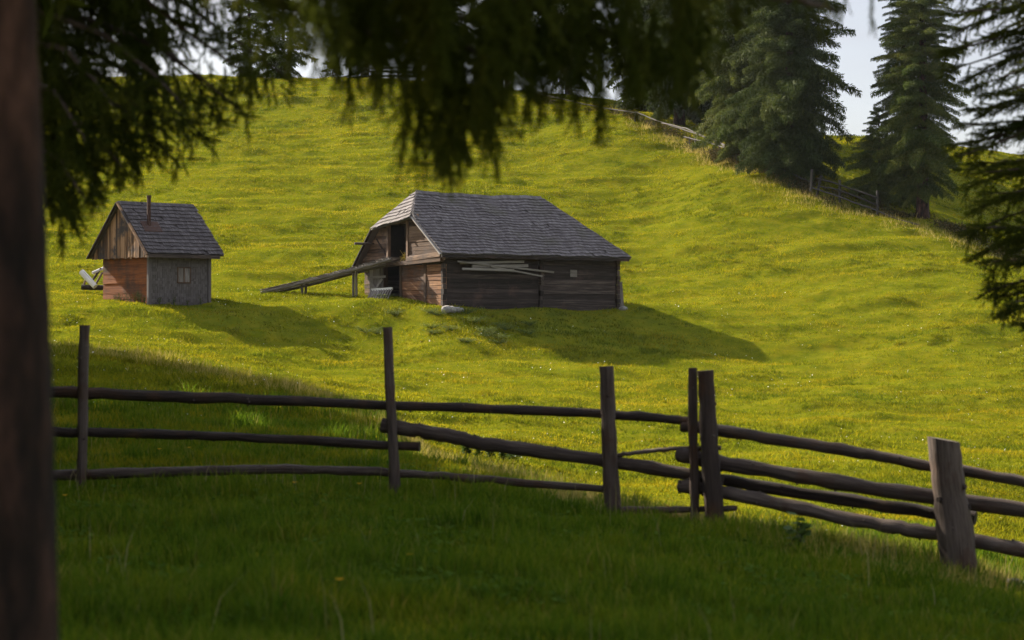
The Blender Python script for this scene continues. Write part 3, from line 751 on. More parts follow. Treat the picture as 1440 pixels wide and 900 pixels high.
def rp(*l): return [(x, y, fd(x)) for x, y in l]
b = gp(547, 20.0)
fl = empty('rail_fence', b, 0, 'long dark pole fence of thin posts and three crooked rails on the shaded lawn', 'fence')
post(fl, b, (119, 457), (114, 692), 13, 14, fd(117)); post(fl, b, (545, 460), (556, 704), 15, 12, fd(555))
post(fl, b, (853, 515), (862, 730), 23, 18, fd(858)); post(fl, b, (974, 517), (977, 738), 14, 13, fd(976)-.05)
rail(fl, b, rp((-40, 549), (80, 552), (300, 560), (547, 570), (858, 583), (968, 592)), 17, 11)
rail(fl, b, rp((-40, 604), (80, 607), (300, 613), (590, 628)), 14, 12)
rail(fl, b, rp((-40, 670), (80, 668), (300, 662), (480, 661), (640, 671), (852, 688)), 15, 9)
rail(fl, b, rp((538, 598), (620, 611), (700, 627), (858, 648), (1016, 676)), 20, 16, .12)
rail(fl, b, rp((868, 640), (935, 632), (1014, 630)), 6, 6, .12); rail(fl, b, rp((862, 717), (950, 717), (1036, 715)), 10, 7, .05)
b = gp(1340, 18.0)
fr = empty('rail_fence', b, 0, 'dark rail fence with four heavy rails between two stout posts running off right', 'fence')
post(fr, b, (992, 521), (1006, 750), 28, 21, fd(1000)-.1, n=14)
post(fr, b, (1327, 618), (1349, 806), 53, 43, fd(1340)-.1, .05, .28, n=18)
rail(fr, b, rp((958, 598), (1010, 606), (1180, 632), (1310, 656), (1500, 687)), 17, 13)
rail(fr, b, rp((956, 639), (1010, 650), (1200, 682), (1500, 727)), 21, 19)
rail(fr, b, rp((998, 672), (1200, 705), (1372, 729)), 17, 17, .22)
rail(fr, b, rp((953, 683), (1010, 691), (1200, 731), (1318, 751), (1500, 786)), 18, 19)
if True:
    mb = MB(); P = [at(x, y, 18.2)-b for x, y in ((1366, 728), (1376, 727))]; 

# small plants beside the fence
def leafy_plant(name, base, H, n, ll, lw, label, cat, mat, seed, group=None, spread=.28):
    r = np.random.default_rng(seed); t = empty(name, base, 0, label, cat, group)
    V = []; st = MB()
    for s in range(n):
        a = r.random()*6.28; h = H*r.uniform(.6, 1); sp = spread*(1 if spread < .5 else r.random()**.5); tip = np.array([math.cos(a)*h*sp, math.sin(a)*h*sp, h])
        st.tube([(0, 0, -.03), tip*.5+np.array([0, 0, .05*h]), tip], [.005, .004, .002], 5)
        for q in range(5):
            f = .3+.7*q/4; p = tip*(f if spread < .5 else np.array([f**.3, f**.3, f])); az = r.random()*6.28
            V += kite(p, np.array([math.cos(az), math.sin(az), r.uniform(-.2, .5)]), ll*r.uniform(.6, 1.1), lw, np.array([0, 0, 1.])+r.normal(0, .3, 3))
    st.build('stem', mat_weed, t); V = np.array(V)
    np_mesh('foliage', V, np.arange(len(V)).reshape(-1, 4), mat, np.repeat(r.random(len(V)//4), 4), t)
    return t
leafy_plant('broadleaf_weed', gp(1119, 17.5), .33, 5, .15, .095, 'single dark broad-leaved weed below the lowest right rail', 'plant', mat_weed, 3, None, .42)
leafy_plant('dock_plant', gp(940, 19.4), .20, 2, .13, .035, 'rust coloured dried dock leaf by the low stick of the fence', 'plant', mat_rustleaf, 4)
G3 = 'leafy weed clumps along the bank edge'
for i, (px, d, H) in enumerate(((655, 46, .34), (672, 46, .42), (690, 46, .42), (708, 46, .36), (722, 45.5, .26))):
    leafy_plant('weed_clump', gp(px, d), H, 16, .16, .08, 'dark leafy weed clump behind the long sloping middle rail', 'plant', mat_weed, 30+i, G3)
G4 = 'nettles and docks on the slope below the barn'
for i in range(22):
    px = rng.uniform(500, 760); d = np.interp(px, [400, 540, 620, 740], [86.5, 84.8, 82.0, 82])+rng.normal(0, 1.2)
    p = gp(px, d)
    if inside(np.array([p[0]]), np.array([p[1]]), .3)[0]: continue
    leafy_plant('nettle_clump', p, rng.uniform(.18, .30), 34, .10, .04, 'leafy grey-green weed patch on the slope below the barn', 'plant', mat_nettle, 60+i, G4, 3.2)

G6 = 'dry weeds along the foot of the shed wall'
for i in range(14):
    v = i*.27+rng.uniform(0, .15) if i < 10 else 0; u = -.14-.12*rng.random() if i < 10 else .4+.7*(i-10); v = v if i < 10 else -.16
    x = SHED[0][0]+u*math.cos(SHED[1])-v*math.sin(SHED[1]); y = SHED[0][1]+u*math.sin(SHED[1])+v*math.cos(SHED[1])
    leafy_plant('dry_weed', np.array([x, y, float(ground_z(np.array([x]), np.array([y]))[0])]), rng.uniform(.25, .55), 9, .10, .03, 'rusty brown dry weed at the foot of the shed wall', 'plant', mat_brush, 90+i, G6)
G5 = 'dandelions in the shaded lawn'
for i, (px, py) in enumerate(((90, 717), (265, 645), (223, 650), (475, 853), (413, 698), (504, 696), (318, 622), (575, 812))):
    d = float(np.interp(py, [600, 650, 690, 720, 853, 900], [29, 24, 20.4, 18.3, 11.5, 10])); p = gp(px, d)
    t = empty('dandelion', p, 0, 'small yellow dandelion flower in the shaded lawn', 'flower', G5)
    mb = MB(); mb.tube([(0, 0, 0), (.01, 0, .12)], .003, 5); mb.build('stem', mat_weed, t)
    mb = MB()
    for k in range(14):
        a = k*6.28/14; mb.add([(.01, 0, .12), (.01+.022*math.cos(a-.2), .022*math.sin(a-.2), .132), (.01+.027*math.cos(a), .027*math.sin(a), .13), (.01+.022*math.cos(a+.2), .022*math.sin(a+.2), .132)], [(0, 1, 2, 3)])
    mb.build('flower_head', mat_dandelion, t)

# ------------------------------------------------------------------ hill fences far away
def far_fence(label, posts, rails, dfun, r=.04, rp_=.05):
    b0 = np.array(at(posts[0][0], posts[0][2], dfun(posts[0][0]))) if posts else at(rails[0][0][0], rails[0][0][1], dfun(rails[0][0][0]))
    t = empty('hill_fence', b0, 0, label, 'fence')
    for x0, y0, y1, dx in posts:
        d = dfun(x0); mb = MB(); mb.tube(wob(at(x0, y1, d)-b0-np.array([0, 0, .3]), at(x0+dx, y0, d)-b0, 4, .02), rp_, 7, rough=.1); mb.build('post', mat_far_rail, t)
    for l in rails:
        mb = MB(); mb.tube(poly([at(x, y, dfun(x)-.1)-b0 for x, y in l], 5, .015), r, 7, rough=.08); mb.build('rail', mat_far_rail, t)
    return t
dA = lambda x: float(np.interp(x, [745, 880, 1010, 1070, 1140], [152, 138, 126, 118, 113.5]))
far_fence('bleached rail fence climbing the hill under the dark spruces', [(970, 192, 206, 0), (978, 194, 212, 0), (1012, 197, 222, 0), (1024, 205, 226, 0), (1044, 212, 232, 0), (893, 165, 180, 0)],
          [[(745, 128), (820, 146), (895, 159)], [(893, 157), (930, 172), (966, 184), (1012, 200)], [(930, 173), (965, 181), (1000, 196), (1028, 206)], [(962, 192), (985, 198), (1012, 203)], [(1005, 199), (1030, 209), (1068, 217)], [(1000, 202), (1026, 210), (1040, 213)], [(1060, 216), (1100, 238), (1141, 256)]], dA)
dB = lambda x: float(np.interp(x, [1135, 1300], [113.0, 107.8]))
far_fence('low hill fence with a long bleached log at the foot of the slim spruce', [(1140, 238, 263, 2), (1149, 247, 267, 6), (1181, 253, 277, 0), (1234, 268, 294, 0)],
          [[(1142, 264), (1180, 277), (1235, 297), (1262, 308), (1292, 316)], [(1150, 251), (1181, 260), (1234, 278)], [(1152, 262), (1181, 268), (1234, 288)]], dB, .045, .07)
dC = lambda x: 166.
far_fence('three-rail fence silhouetted on the crest between spruce trunks', [(492, 94, 116, 0), (560, 95, 118, 0), (600, 96, 119, 0)],
          [[(478, 110), (513, 101), (560, 101), (620, 102)], [(480, 113), (513, 107), (560, 107), (622, 108)], [(505, 97), (560, 95), (618, 96)]], dC, .08, .09)

# ------------------------------------------------------------------ shingled roof plane
def shingles(mb, P, bu=None, wid=.115, expo=.235, thick=.03):
    """P: polygon (list of 3D points, planar, first edge is the eave); courses run parallel to the eave"""
    P = [np.array(p, float) for p in P]
    e = P[1]-P[0]; e /= np.linalg.norm(e)
    nrm = np.cross(e, P[2]-P[0]); nrm /= np.linalg.norm(nrm)
    if nrm[2] < 0: nrm = -nrm
    up = np.cross(nrm, e)
    if up[2] < 0: up = -up
    Q = np.array([((p-P[0]) @ e, (p-P[0]) @ up) for p in P]); top = Q[:, 1].max()
    def span(s):
        xs = []
        for i in range(len(Q)):
            a = Q[i]; b_ = Q[(i+1) % len(Q)]
            if (a[1]-s)*(b_[1]-s) <= 0 and abs(a[1]-b_[1]) > 1e-6: xs.append(a[0]+(b_[0]-a[0])*(s-a[1])/(b_[1]-a[1]))
        return (min(xs), max(xs)) if len(xs) > 1 else None
    s = .0
    # sheathing below
    mb.add([p-nrm*.03 for p in P]+[p-nrm*.085 for p in P], [tuple(range(len(P))), tuple(range(2*len(P)-1, len(P)-1, -1))]+[(i, len(P)+i, len(P)+(i+1) % len(P), (i+1) % len(P)) for i in range(len(P))], .2)
    while s < top-.04:
        s1 = min(s+expo*1.45, top); lo = span(s+.01); hi = span(min(s+expo, top-.005))
        if lo is None or hi is None: break
        x = lo[0]
        course = rng.uniform(-.22, .22)
        while x < lo[1]-.03:
            w = wid*rng.uniform(.6, 1.35); x1 = min(x+w, lo[1])
            def cl(v, sp): return min(max(v, sp[0]), sp[1])
            j = rng.normal(0, .010); lift = .022+abs(rng.normal(0, .008))
            a0, a1 = x+.004, x1-.004
            c0, c1 = cl(a0, hi), cl(a1, hi)
            if rng.random() > .012:
                if rng.random() < .03: j -= .05; lift += .02
                lowz = lift+thick; vs = []
                for xx, cc in ((a0, c0), (a1, c1)):
                    for ss, xq, z0 in ((s+j, xx, lift), (s1, cc, -.02)):
                        for dz in (0, thick): vs.append(P[0]+e*xq+up*ss+nrm*(z0+dz))
                mb.hexa(vs, min(max(rng.random()+course, 0), 1))
            x = x1
        s += expo*rng.uniform(.94, 1.06)

# ------------------------------------------------------------------ barn
def barn():
    o, th, L_, W_ = BARN
    t = empty('barn', o, th, 'long log barn with grey half-hipped shingle roof on the meadow', 'barn')
    EZ = 2.12; RV, RZ = 3.5, 4.97; BV, BZ = 6.98, 1.74; VU = -.35; RU0, RU1 = .83, 7.48; EU1 = 9.65
    fs = (RZ-EZ)/(RV+.5); bs = (RZ-BZ)/(BV-RV)
    h1v = 1.86; h1 = np.array([VU, h1v, EZ+fs*(h1v+.5)]); h2v = 5.2; h2 = np.array([VU-.05, h2v, RZ-bs*(h2v-RV)])
    r0 = np.array([RU0, RV, RZ]); r1 = np.array([RU1, RV, RZ])
    A = np.array([VU, -.5, EZ]); B_ = np.array([EU1, -.5, EZ]); C_ = np.array([EU1, BV, BZ]); D_ = np.array([VU, BV, BZ])
    mb = MB(); shingles(mb, [A, B_, r1, r0, h1], None)
    roof = mb.build('roof', mat_shingle, t)
    mb = MB(); shingles(mb, [h1+np.array([-.12, 0, -.06]), h2+np.array([-.12, 0, -.06]), r0]); mb.build('hip', mat_shingle, roof)
    mb = MB(); shingles(mb, [C_, D_, h2, r0, r1]); mb.build('rear_slope', mat_shingle, roof)
    mb = MB(); shingles(mb, [B_, C_, r1]); mb.build('end_slope', mat_shingle, roof)
    mb = MB()
    for k in range(34):
        x = RU0+(RU1-RU0)*k/34
        for sg, sl in ((-1, fs), (1, bs)):
            w = .2; z = RZ+.06
            mb.hexa([(xx, RV+sg*a, z-sl*a+dz) for xx in (x, x+.19) for a in (0.0, w) for dz in (0, .025)])
    mb.build('ridge_cap', mat_shingle, roof)
    # front wall: squared logs in two lengths with a log-end column between them
    def courses(fn, z0, z1, h=.2):
        z = z0
        while z < z1-.03:
            hh = min(h*rng.uniform(.85, 1.15), z1-z); fn(z, z+hh-.018); z += hh
    mb = MB()
    def front(za, zb):
        mid = 5.0
        mb.box(.12, mid-.07+rng.normal(0, .01), rng.normal(0, .012), .2, za, zb, rng.random()*.8, .006)
        mb.box(mid+.07, L_-.05, rng.normal(0, .012), .2, za, zb, .2+rng.random()*.8, .006)
    courses(front, -.5, 2.3)
    mb.box(.15, L_-.1, .06, .19, -.5, 2.3, .05)
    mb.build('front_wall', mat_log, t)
    for x in (0, 5.0, L_-.12):          # crossing log ends
        mb = MB(); courses(lambda a, c: mb.box(x-.06+rng.normal(0, .012), x+.11, -.13+rng.normal(0, .03), .02, a, c, rng.random()*.7, .008), -.5, 2.2, .22)
        mb.build('log_ends', mat_log, t)
    # right and rear walls
    mb = MB(); courses(lambda a, c: mb.box(L_-.2, L_+rng.normal(0, .012), .21, W_, a, c, None, .006), -.5, 1.9); mb.box(L_-.19, L_-.05, .22, W_-.22, -.5, 1.89, .1); mb.build('end_wall', mat_log, t)  # inner box added to stop daylight showing between the logs
    mb = MB(); courses(lambda a, c: mb.box(0.2, L_-.21, W_-.2, W_+rng.normal(0, .012), a, c, None, .006), -.3, 1.8); mb.box(.22, L_-.24, W_-.19, W_-.05, -.5, 1.79, .1); mb.build('rear_wall', mat_log, t)  # same added liner, keeps the inside dark
    # lower gable wall, stable opening V 3.55..4.75
    mb = MB()
    def gl(a, c):
        mb.box(rng.normal(0, .014), .2, -.02, 1.28, a, c, .25+.75*rng.random(), .006); mb.box(rng.normal(0, .014), .2, 1.42, 3.3, a, c, rng.random()*.6, .006)  # front-corner logs take lighter tones than the rest
    courses(gl, -.5, 1.72)
    mb.box(.05, .19, 0, 3.3, -.5, 1.7, .05)
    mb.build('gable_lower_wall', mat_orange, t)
    mb = MB(); courses(lambda a, c: mb.box(rng.normal(0, .014), .2, 4.95, W_, a, c, rng.random(), .006), -.5, 1.72); mb.build('gable_lower_wall', mat_gable, t)
    for v_ in (1.27, 3.3, 4.8): mb = MB(); mb.box(-.05, .16, v_, v_+.16, -.5, 1.75, .3, .006); mb.build('wall_post', mat_gable, t)
    mb = MB(); mb.box(.9, 1.0, 3.3, 5.0, -.4, 1.8); mb.build('stable_shade_panel', mat_dark, t)  # dark panel painted as the shade behind the stable opening
    # jettied sill beam and plank gable
    mb = MB(); mb.bar((-.16, -.2, 1.90), (-.16, 3.4, 1.80), .2, .19, j=.02, tint=.45); mb.bar((-.15, 3.42, 1.79), (-.16, W_+.15, 1.72), .2, .17, j=.02, tint=.2); mb.build('sill_beam', mat_gable, t)
    mb = MB(); mb.bar((-.22, -.22, 2.11), (-.20, 2.55, 1.97), .10, .17, j=.02, tint=.75); mb.build('sill_plank', mat_gable, t)
    mb = MB()
    fl_ = lambda z: max(-.35, -.5+(z-EZ)/fs+.16)
    bk_ = lambda z: RV+(RZ-z)/bs-.16
    z = 1.86
    while z < 3.62:
        hh = rng.uniform(.13, .22); zm = z+hh
        a0, a1, c0, c1 = fl_(z), fl_(zm), bk_(z), bk_(zm); x = -.1+rng.normal(0, .018)
        for (p0, p1, q0, q1) in ((a0, a1, 2.66, 2.66), (4.3, 4.3, c0, c1)):
            if q1-p1 > .03: mb.hexa([(x+dx, v_, zz) for dx in (-.02, .05) for (v_, zz) in ((p0, z), (p1, zm-.012), (q0, z), (q1, zm-.012))])
        z = zm
    # lintel planks over the door
    mb.hexa([(x, v_, zz) for x in (-.1, -.04) for (v_, zz) in ((fl_(3.5)+.05, 3.52), (h1v, 3.9), (bk_(3.5), 3.52), (bk_(3.8), 3.75))])
    gw = mb.build('gable_wall', mat_gable, t)
    mb = MB(); mb.box(-.17, -.02, 2.56, 2.70, 1.8, 3.62, .75); mb.build('door_post', mat_gable, t)
    mb = MB(); mb.box(-.17, -.02, 4.24, 4.38, 1.75, 3.5, .75); mb.build('door_post', mat_gable, t)
    mb = MB(); mb.bar((-.14, 5.3, 2.95), (-.14, 4.35, 2.1), .03, .07, tint=.1); mb.build('brace', mat_log, t)
    mb = MB(); mb.box(.75, .85, 2.2, 4.8, 1.85, 3.7); mb.box(-.05, .8, 2.2, 2.28, 1.85, 3.6); mb.box(-.05, .8, 4.42, 4.5, 1.85, 3.5); mb.build('loft_shade_box', mat_dark, t)  # dark lining painted as the shade behind the loft door
    hay = MB()
    for k in range(60): p = np.array([rng.uniform(-.2, .2), rng.uniform(2.7, 3.2), 2.0+abs(rng.normal(0, .08))]); hay.bar(p, p+rng.normal(0, .14, 3), .012, .012)
    hay.build('hay', mat_dry, t)
    # verge boards, eave board, pole poking out at the back slope
    mb = MB(); mb.bar(A+[-.03, 0, -.05], h1+[-.03, 0, -.05], .05, .13, up=(1, 0, 0), tint=.9); mb.build('verge_board', mat_grey, roof)
    mb = MB(); mb.bar(D_+[-.03, 0, -.06], h2+[-.03, 0, -.06], .05, .16, up=(1, 0, 0), tint=.1); mb.build('verge_board', mat_log, roof)
    mb = MB(); mb.bar((VU+.05, -.42, EZ-.1), (EU1-.1, -.42, EZ-.1), .1, .12, tint=.15); mb.build('eave_board', mat_log, roof)
    mb = MB(); mb.tube([(-1.1, 5.55, 2.72), (.5, 5.55, 2.72)], .055, 8); mb.build('roof_pole', mat_log, t)
    for ob in [roof]+list(roof.children):          # an old roof sags between its gables and ripples a little
        for v in ob.data.vertices:
            c = v.co; k = min(max((c.z-1.6)/3.4, 0), 1)
            c.z -= .10*math.sin(math.pi*min(max((c.x-.6)/7.4, 0), 1))*k+.018*math.sin(c.x*2.3+c.y)+.014*math.sin(c.x*5.1-c.y*3)
    # vent board on the front wall
    mb = MB(); mb.box(6.62, 6.98, -.045, -.015, 1.24, 1.55, .5); mb.build('vent_board', mat_grey, t)
    return t
barn()
def loc(o, th, u, v, z):
    return np.array([o[0]+u*math.cos(th)-v*math.sin(th), o[1]+u*math.sin(th)+v*math.cos(th), o[2]+z])
bl = lambda u, v, z: loc(BARN[0], BARN[1], u, v, z)
# planks kept under the eave (each its own thing)
for lab, a, c, w in (('level pale plank lying highest in the bundle under the barn eave', (.75, -.22, 1.75), (4.0, -.24, 1.86), .10),
                     ('wide weathered plank under the level pale one on the barn wall', (1.3, -.29, 1.62), (4.2, -.27, 1.68), .12),
                     ('long thin plank sloping down to the right end of the wall bundle', (.55, -.33, 1.82), (5.55, -.30, 1.42), .07),
                     ('short plank sloping to the lowest tip of the wall bundle', (2.2, -.36, 1.62), (4.9, -.34, 1.24), .06),
                     ('grey plank whose left end sits lowest in the wall bundle', (.75, -.39, 1.50), (3.4, -.36, 1.47), .10)):
    mb = MB(); p0 = bl(*a); p1 = bl(*c); cen = (p0+p1)/2
    mb.bar(p0-cen, p1-cen, .05, w, j=.008, tint=.6+.4*rng.random()); ob = mb.build('plank', mat_plank, None); ob.location = cen
    tag(ob, lab, 'plank', 'planks stored under the barn eave')
mb = MB(); p0 = bl(9.42, -.1, -.3); mb.bar((0, 0, 0), bl(9.34, -.02, 1.05)-p0, .22, .04, up=(0, -1, 0), tint=.5, j=.01); ob = mb.build('board', mat_grey); ob.location = p0
tag(ob, 'upright grey board leaning on the right corner of the barn', 'board')
# stones
def stone(p, s, lab, seed, group=None):
    r = np.random.default_rng(seed); mb = MB(); n = 7
    pts = [np.array([-s[0]+2*s[0]*i/n, 0, 0]) for i in range(n+1)]
    vs = []
    mb.tube([q+r.normal(0, .03, 3) for q in pts], [max(.04, s[2]*math.sqrt(max(0, 1-((i/n)*2-1)**2))*r.uniform(.85, 1.1)) for i in range(n+1)], 9, rough=.15)
    ob = mb.build('stone', mat_stone); ob.location = p; ob.rotation_euler = (0, 0, r.random()); tag(ob, lab, 'stone', group)
stone(gp(632, 83.3)+[0, 0, .08], (.38, .3, .18), 'flat pale stone slab at the near left corner of the barn', 1)
stone(gp(645, 83.5)+[0, 0, .06], (.25, .3, .13), 'smaller stone beside the slab at the barn corner', 2)
stone(gp(876, 89.0)+[0, 0, .04], (.2, .3, .13), 'small pale stone at the right corner of the barn', 3)
stone(gp(1428, 17.9)+[0, 0, .02], (.14, .2, .07), 'low dark stone at the lawn edge by the right border', 4)

# loft ramp
def ramp_thing():
    foot = at(376, 411, 90.3); head = bl(-.22, 3.3, 1.98)
    t = empty('loft_ramp', foot, 0, 'long plank ramp on legs rising from the grass to the loft door', 'ramp')
    d = head-foot; hd = np.array([d[0], d[1], 0]); hd /= np.linalg.norm(hd); sd = np.array([-hd[1], hd[0], 0])
    for s in (-.45, .45):
        mb = MB(); mb.tube(wob(sd*s-[0, 0, .02], d+sd*s, 14, .03, .05), [.065+.02*i/14 for i in range(15)], 8, rough=.06); mb.build('stringer', mat_grey, t)
    mb = MB()
    for k in range(46):
        f = (k+.2)/46; p = d*f+[0, 0, .10-.05*math.sin(math.pi*f)+rng.normal(0, .004)]
        mb.bar(p-sd*(.55+rng.uniform(-.04, .05)), p+sd*(.6+rng.uniform(-.1, .1)), .12, .035, j=.010)
    mb.build('deck', mat_grey, t)
    for px, d_, yt, yb in ((424.5, 89.0, 397, 413), (430, 89.4, 396, 414), (497, 87.6, 374, 418), (501, 88.1, 374, 418)):
        mb = MB(); mb.tube(wob(at(px, yb+6, d_)-foot, at(px, yt, d_)-foot, 4, .01), .055, 7, rough=.08); mb.build('leg', mat_grey, t)
    return t
ramp_thing()
# stable door leaf, pale rack
def door_leaf():
    p = bl(-.55, 5.0, .05); t = empty('stable_door', p, 0, 'weathered plank door with crossed braces swung open at the barn', 'door')
    q = bl(-1.15, 4.75, .05)
    ex = np.array([.66, -.28, 0]); 
    mb = MB()
    for k in range(4): a = ex*(k*.23); mb.bar(a, a+np.array([0, 0, 1.55+.05*k]), .18, .035, up=(.4, .9, 0), j=.01)
    mb.build('boards', mat_grey, t)
    mb = MB(); n_ = np.array([-.12, -.28, 0])*.2
    mb.bar(np.array([-.1, 0, .15])+n_, ex*.75+np.array([0, 0, 1.1])+n_, .1, .04, up=(.4, .9, 0), tint=.9); mb.bar(ex*.75+n_+[0, 0, .2], np.array([-.1, 0, 1.1])+n_, .1, .04, up=(.4, .9, 0), tint=.9)
    mb.bar(np.array([-.15, 0, 1.15])+n_, ex+n_+[0, 0, 1.2], .1, .04, up=(.4, .9, 0), tint=.8)
    mb.build('brace', mat_grey, t)
door_leaf()
def rack():
    p = at(517, 417, 86.9); t = empty('slatted_rack', p, 0, 'pale slatted feed rack with white top bar leaning by the stable door', 'rack')
    a = at(523, 407.5, 86.7)-p; c = at(552, 405.5, 86.3)-p
    mb = MB(); mb.bar(a, c, .09, .10, tint=.95); mb.build('top_bar', mat_pale, t)
    mb = MB(); l = at(517, 420, 86.2)-p; r_ = at(545, 420, 85.8)-p
    for k in range(9): f = k/8; mb.bar(a+(c-a)*f*.98, l+(r_-l)*f, .06, .02, up=(0, -1, .3), tint=.5+.5*rng.random())
    mb.build('slats', mat_grey, t)
rack()

# ------------------------------------------------------------------ shed
def shed():
    o, th, L_, W_ = SHED
    t = empty('shed', o, th, 'small square shed with steep dark shingle roof and stove pipe', 'shed')
    EZ = 2.17; RV, RZ = 1.9, 4.48; BV, BZ = 4.4, 2.1; U0, U1 = -.4, 3.45; EU1 = 3.58
    fs = (RZ-EZ)/(RV+.35); bs = (RZ-BZ)/(BV-RV)
    A = np.array([U0+.1, -.35, EZ]); B_ = np.array([EU1, -.35, EZ]); r0 = np.array([U0, RV, RZ]); r1 = np.array([U1, RV, RZ]); C_ = np.array([EU1, BV, BZ]); D_ = np.array([U0, BV, BZ])
    mb = MB(); shingles(mb, [A, B_, r1, r0], None, .13, .225); roof = mb.build('roof', mat_shingle_dark, t)
    mb = MB(); shingles(mb, [C_, D_, r0, r1], None, .13, .225); mb.build('rear_slope', mat_shingle_dark, roof)
    mb = MB(); mb.bar((U0+.12, -.36, EZ-.1), (EU1-.25, -.36, EZ-.1), .06, .15, tint=.6); mb.build('eave_board', mat_log, roof)
    mb = MB(); mb.bar(A+[-.05, 0, -.06], r0+[-.05, 0, -.06], .04, .13, up=(1, 0, 0), tint=.8); mb.build('verge_board', mat_board, roof)
    mb = MB(); mb.bar(D_+[-.05, 0, -.06], r0+[-.05, 0, -.06], .04, .13, up=(1, 0, 0), tint=.1); mb.build('verge_board', mat_log, roof)
    # chimney pipe with flashing
    px, pv = .5, .84; pz = EZ+fs*(pv+.35)
    mb = MB(); mb.tube([(px, pv, pz-.3), (px, pv, pz+1.22)], .085, 12); mb.tube([(px, pv, pz+1.2), (px, pv, pz+1.32)], .10, 12); pipe = mb.build('chimney_pipe', mat_pipe, t)
    mb = MB(); mb.hexa([(u, v, EZ+fs*(v+.35)+dz) for u in (px-.38, px+.5) for v in (pv-.3, pv+.12) for dz in (.05, .085)]); mb.build('flashing', mat_pipe, pipe)
    # front wall of grey vertical laths and horizontal battens
    mb = MB(); mb.box(.02, L_-.02, .03, .14, -.6, 2.3, .3)
    x = .06; rows = np.cumsum(rng.uniform(.10, .15, 40))-.6
    while x < L_-.1:
        w = rng.uniform(.10, .13)
        for z, h in zip(rows[:-1], np.diff(rows)):
            if z > 2.2: break
            yy = rng.normal(0, .007)
            if not (1.36 < x+w/2 < 2.06 and .92 < z+h/2 < 1.62): mb.box(x, min(x+w-.010, L_-.05), yy, .03, z, z+h-.010, None, .003)
        x += w
    mb.build('front_wall', mat_lath, t)
    mb = MB(); mb.box(-.08, .06, -.06, .08, -.6, 2.25, .7); mb.box(L_-.07, L_+.07, -.06, .08, -.6, 2.3, .5); mb.build('corner_post', mat_lath, t)
    mb = MB(); mb.box(L_-.12, L_, .09, W_-.02, -.6, 2.3); mb.box(0.13, L_-.13, W_-.12, W_, -.3, 2.3); mb.build('rear_wall', mat_lath, t)
    mb = MB()
    z = -.6
    while z < 2.2:
        h = rng.uniform(.17, .24); mb.box(rng.normal(0, .008), .12, .09, W_, z, z+h-.006, None, .004); z += h
    mb.build('side_wall', mat_rust, t)
    # gable boards, vertical
    mb = MB(); v = -.28
    topz = lambda v_: (EZ+fs*(v_+.35) if v_ < RV else RZ-bs*(v_-RV))-.10
    while v < BV-.08:
        w = rng.uniform(.10, .17); v1 = min(v+w-.008, BV-.06); x = U0+.14+rng.normal(0, .008)
        zb = 2.0+rng.normal(0, .02)
        mb.hexa([(x+dx, vv, zz) for dx in (0, .03) for vv in (v, v1) for zz in (min(zb, topz(vv)-.005), topz(vv))]); v += w
    mb.box(U0+.18, 0, -.1, BV-.2, 2.08, 2.16, .1)
    mb.build('gable_wall', mat_board, t)
    # window
    mb = MB(); f = .05
    for (a, c, e, g) in ((1.38, 2.06, .92, .97), (1.38, 2.06, 1.57, 1.62), (1.38, 1.43, .97, 1.57), (2.01, 2.06, .97, 1.57), (1.69, 1.75, .97, 1.57)): mb.box(a, c, -.045, .028, e, g, .5)
    win = mb.build('window', mat_gable, t)
    mb = MB(); mb.box(1.43, 1.69, -.015, .02, .97, 1.57, .5); mb.build('shutter', mat_grey, win)
    mb = MB(); mb.box(1.75, 2.01, -.015, .02, .97, 1.57, .6); mb.build('shutter', mat_grey, win)
    return t
shed()
# sawhorse with logs behind the shed
def wood_things():
    d = 89.6; p = gp(128, d)
    mb = MB(); a = at(114.5, 382, d)-p; c = at(134, 403, d-.3)-p; mb.tube([a, (a+c)/2, c], [.13, .135, .12], 12, rough=.03); ob = mb.build('log', mat_pale); ob.location = p
    tag(ob, 'short debarked pale log tilted beside the shed', 'log')
    t = empty('sawhorse', p, 0, 'rough grey sawhorse of crossed poles behind the left shed wall', 'sawhorse')
    for (x0, y0, x1, y1, r_) in ((128, 394, 142, 377, .05), (134, 398, 144, 383, .05), (117, 400, 122, 388, .045), (138, 392, 131, 402, .045)):
        mb = MB(); mb.tube([at(x0, y0+3, d)-p, at(x1, y1, d+.2)-p], r_, 7, rough=.1); mb.build('leg', mat_gable, t)
    mb = MB(); mb.tube([at(130, 384, d)-p, at(146, 377, d+.3)-p], .07, 8, rough=.05); mb.build('beam', mat_pale, t)
    mb = MB(); q = at(132, 404, d)-p; mb.tube([q-[.55, 0, 0], q+[.6, 0, -.02]], .12, 9, rough=.08); ob = mb.build('log', mat_log); ob.location = p
    tag(ob, 'dark log lying on the grass under the sawhorse', 'log')
wood_things()

# ------------------------------------------------------------------ thin afternoon haze over the whole place
def haze():
    m, N, L = M('haze_air'); v = N.new('ShaderNodeVolumePrincipled'); v.inputs['Density'].default_value = HAZE
    v.inputs['Color'].default_value = (.80, .86, .95, 1); v.inputs['Anisotropy'].default_value = .2
    o = N.new('ShaderNodeOutputMaterial'); L.new(v.outputs[0], o.inputs['Volume'])
    mb = MB(); mb.box(-1650, 1650, -1650, 1650, -32, 48); ob = mb.build('haze', m); tag(ob, kind='stuff'); ob['label'] = 'thin pale haze softening the far hillside'
HAZE = .00005
haze()

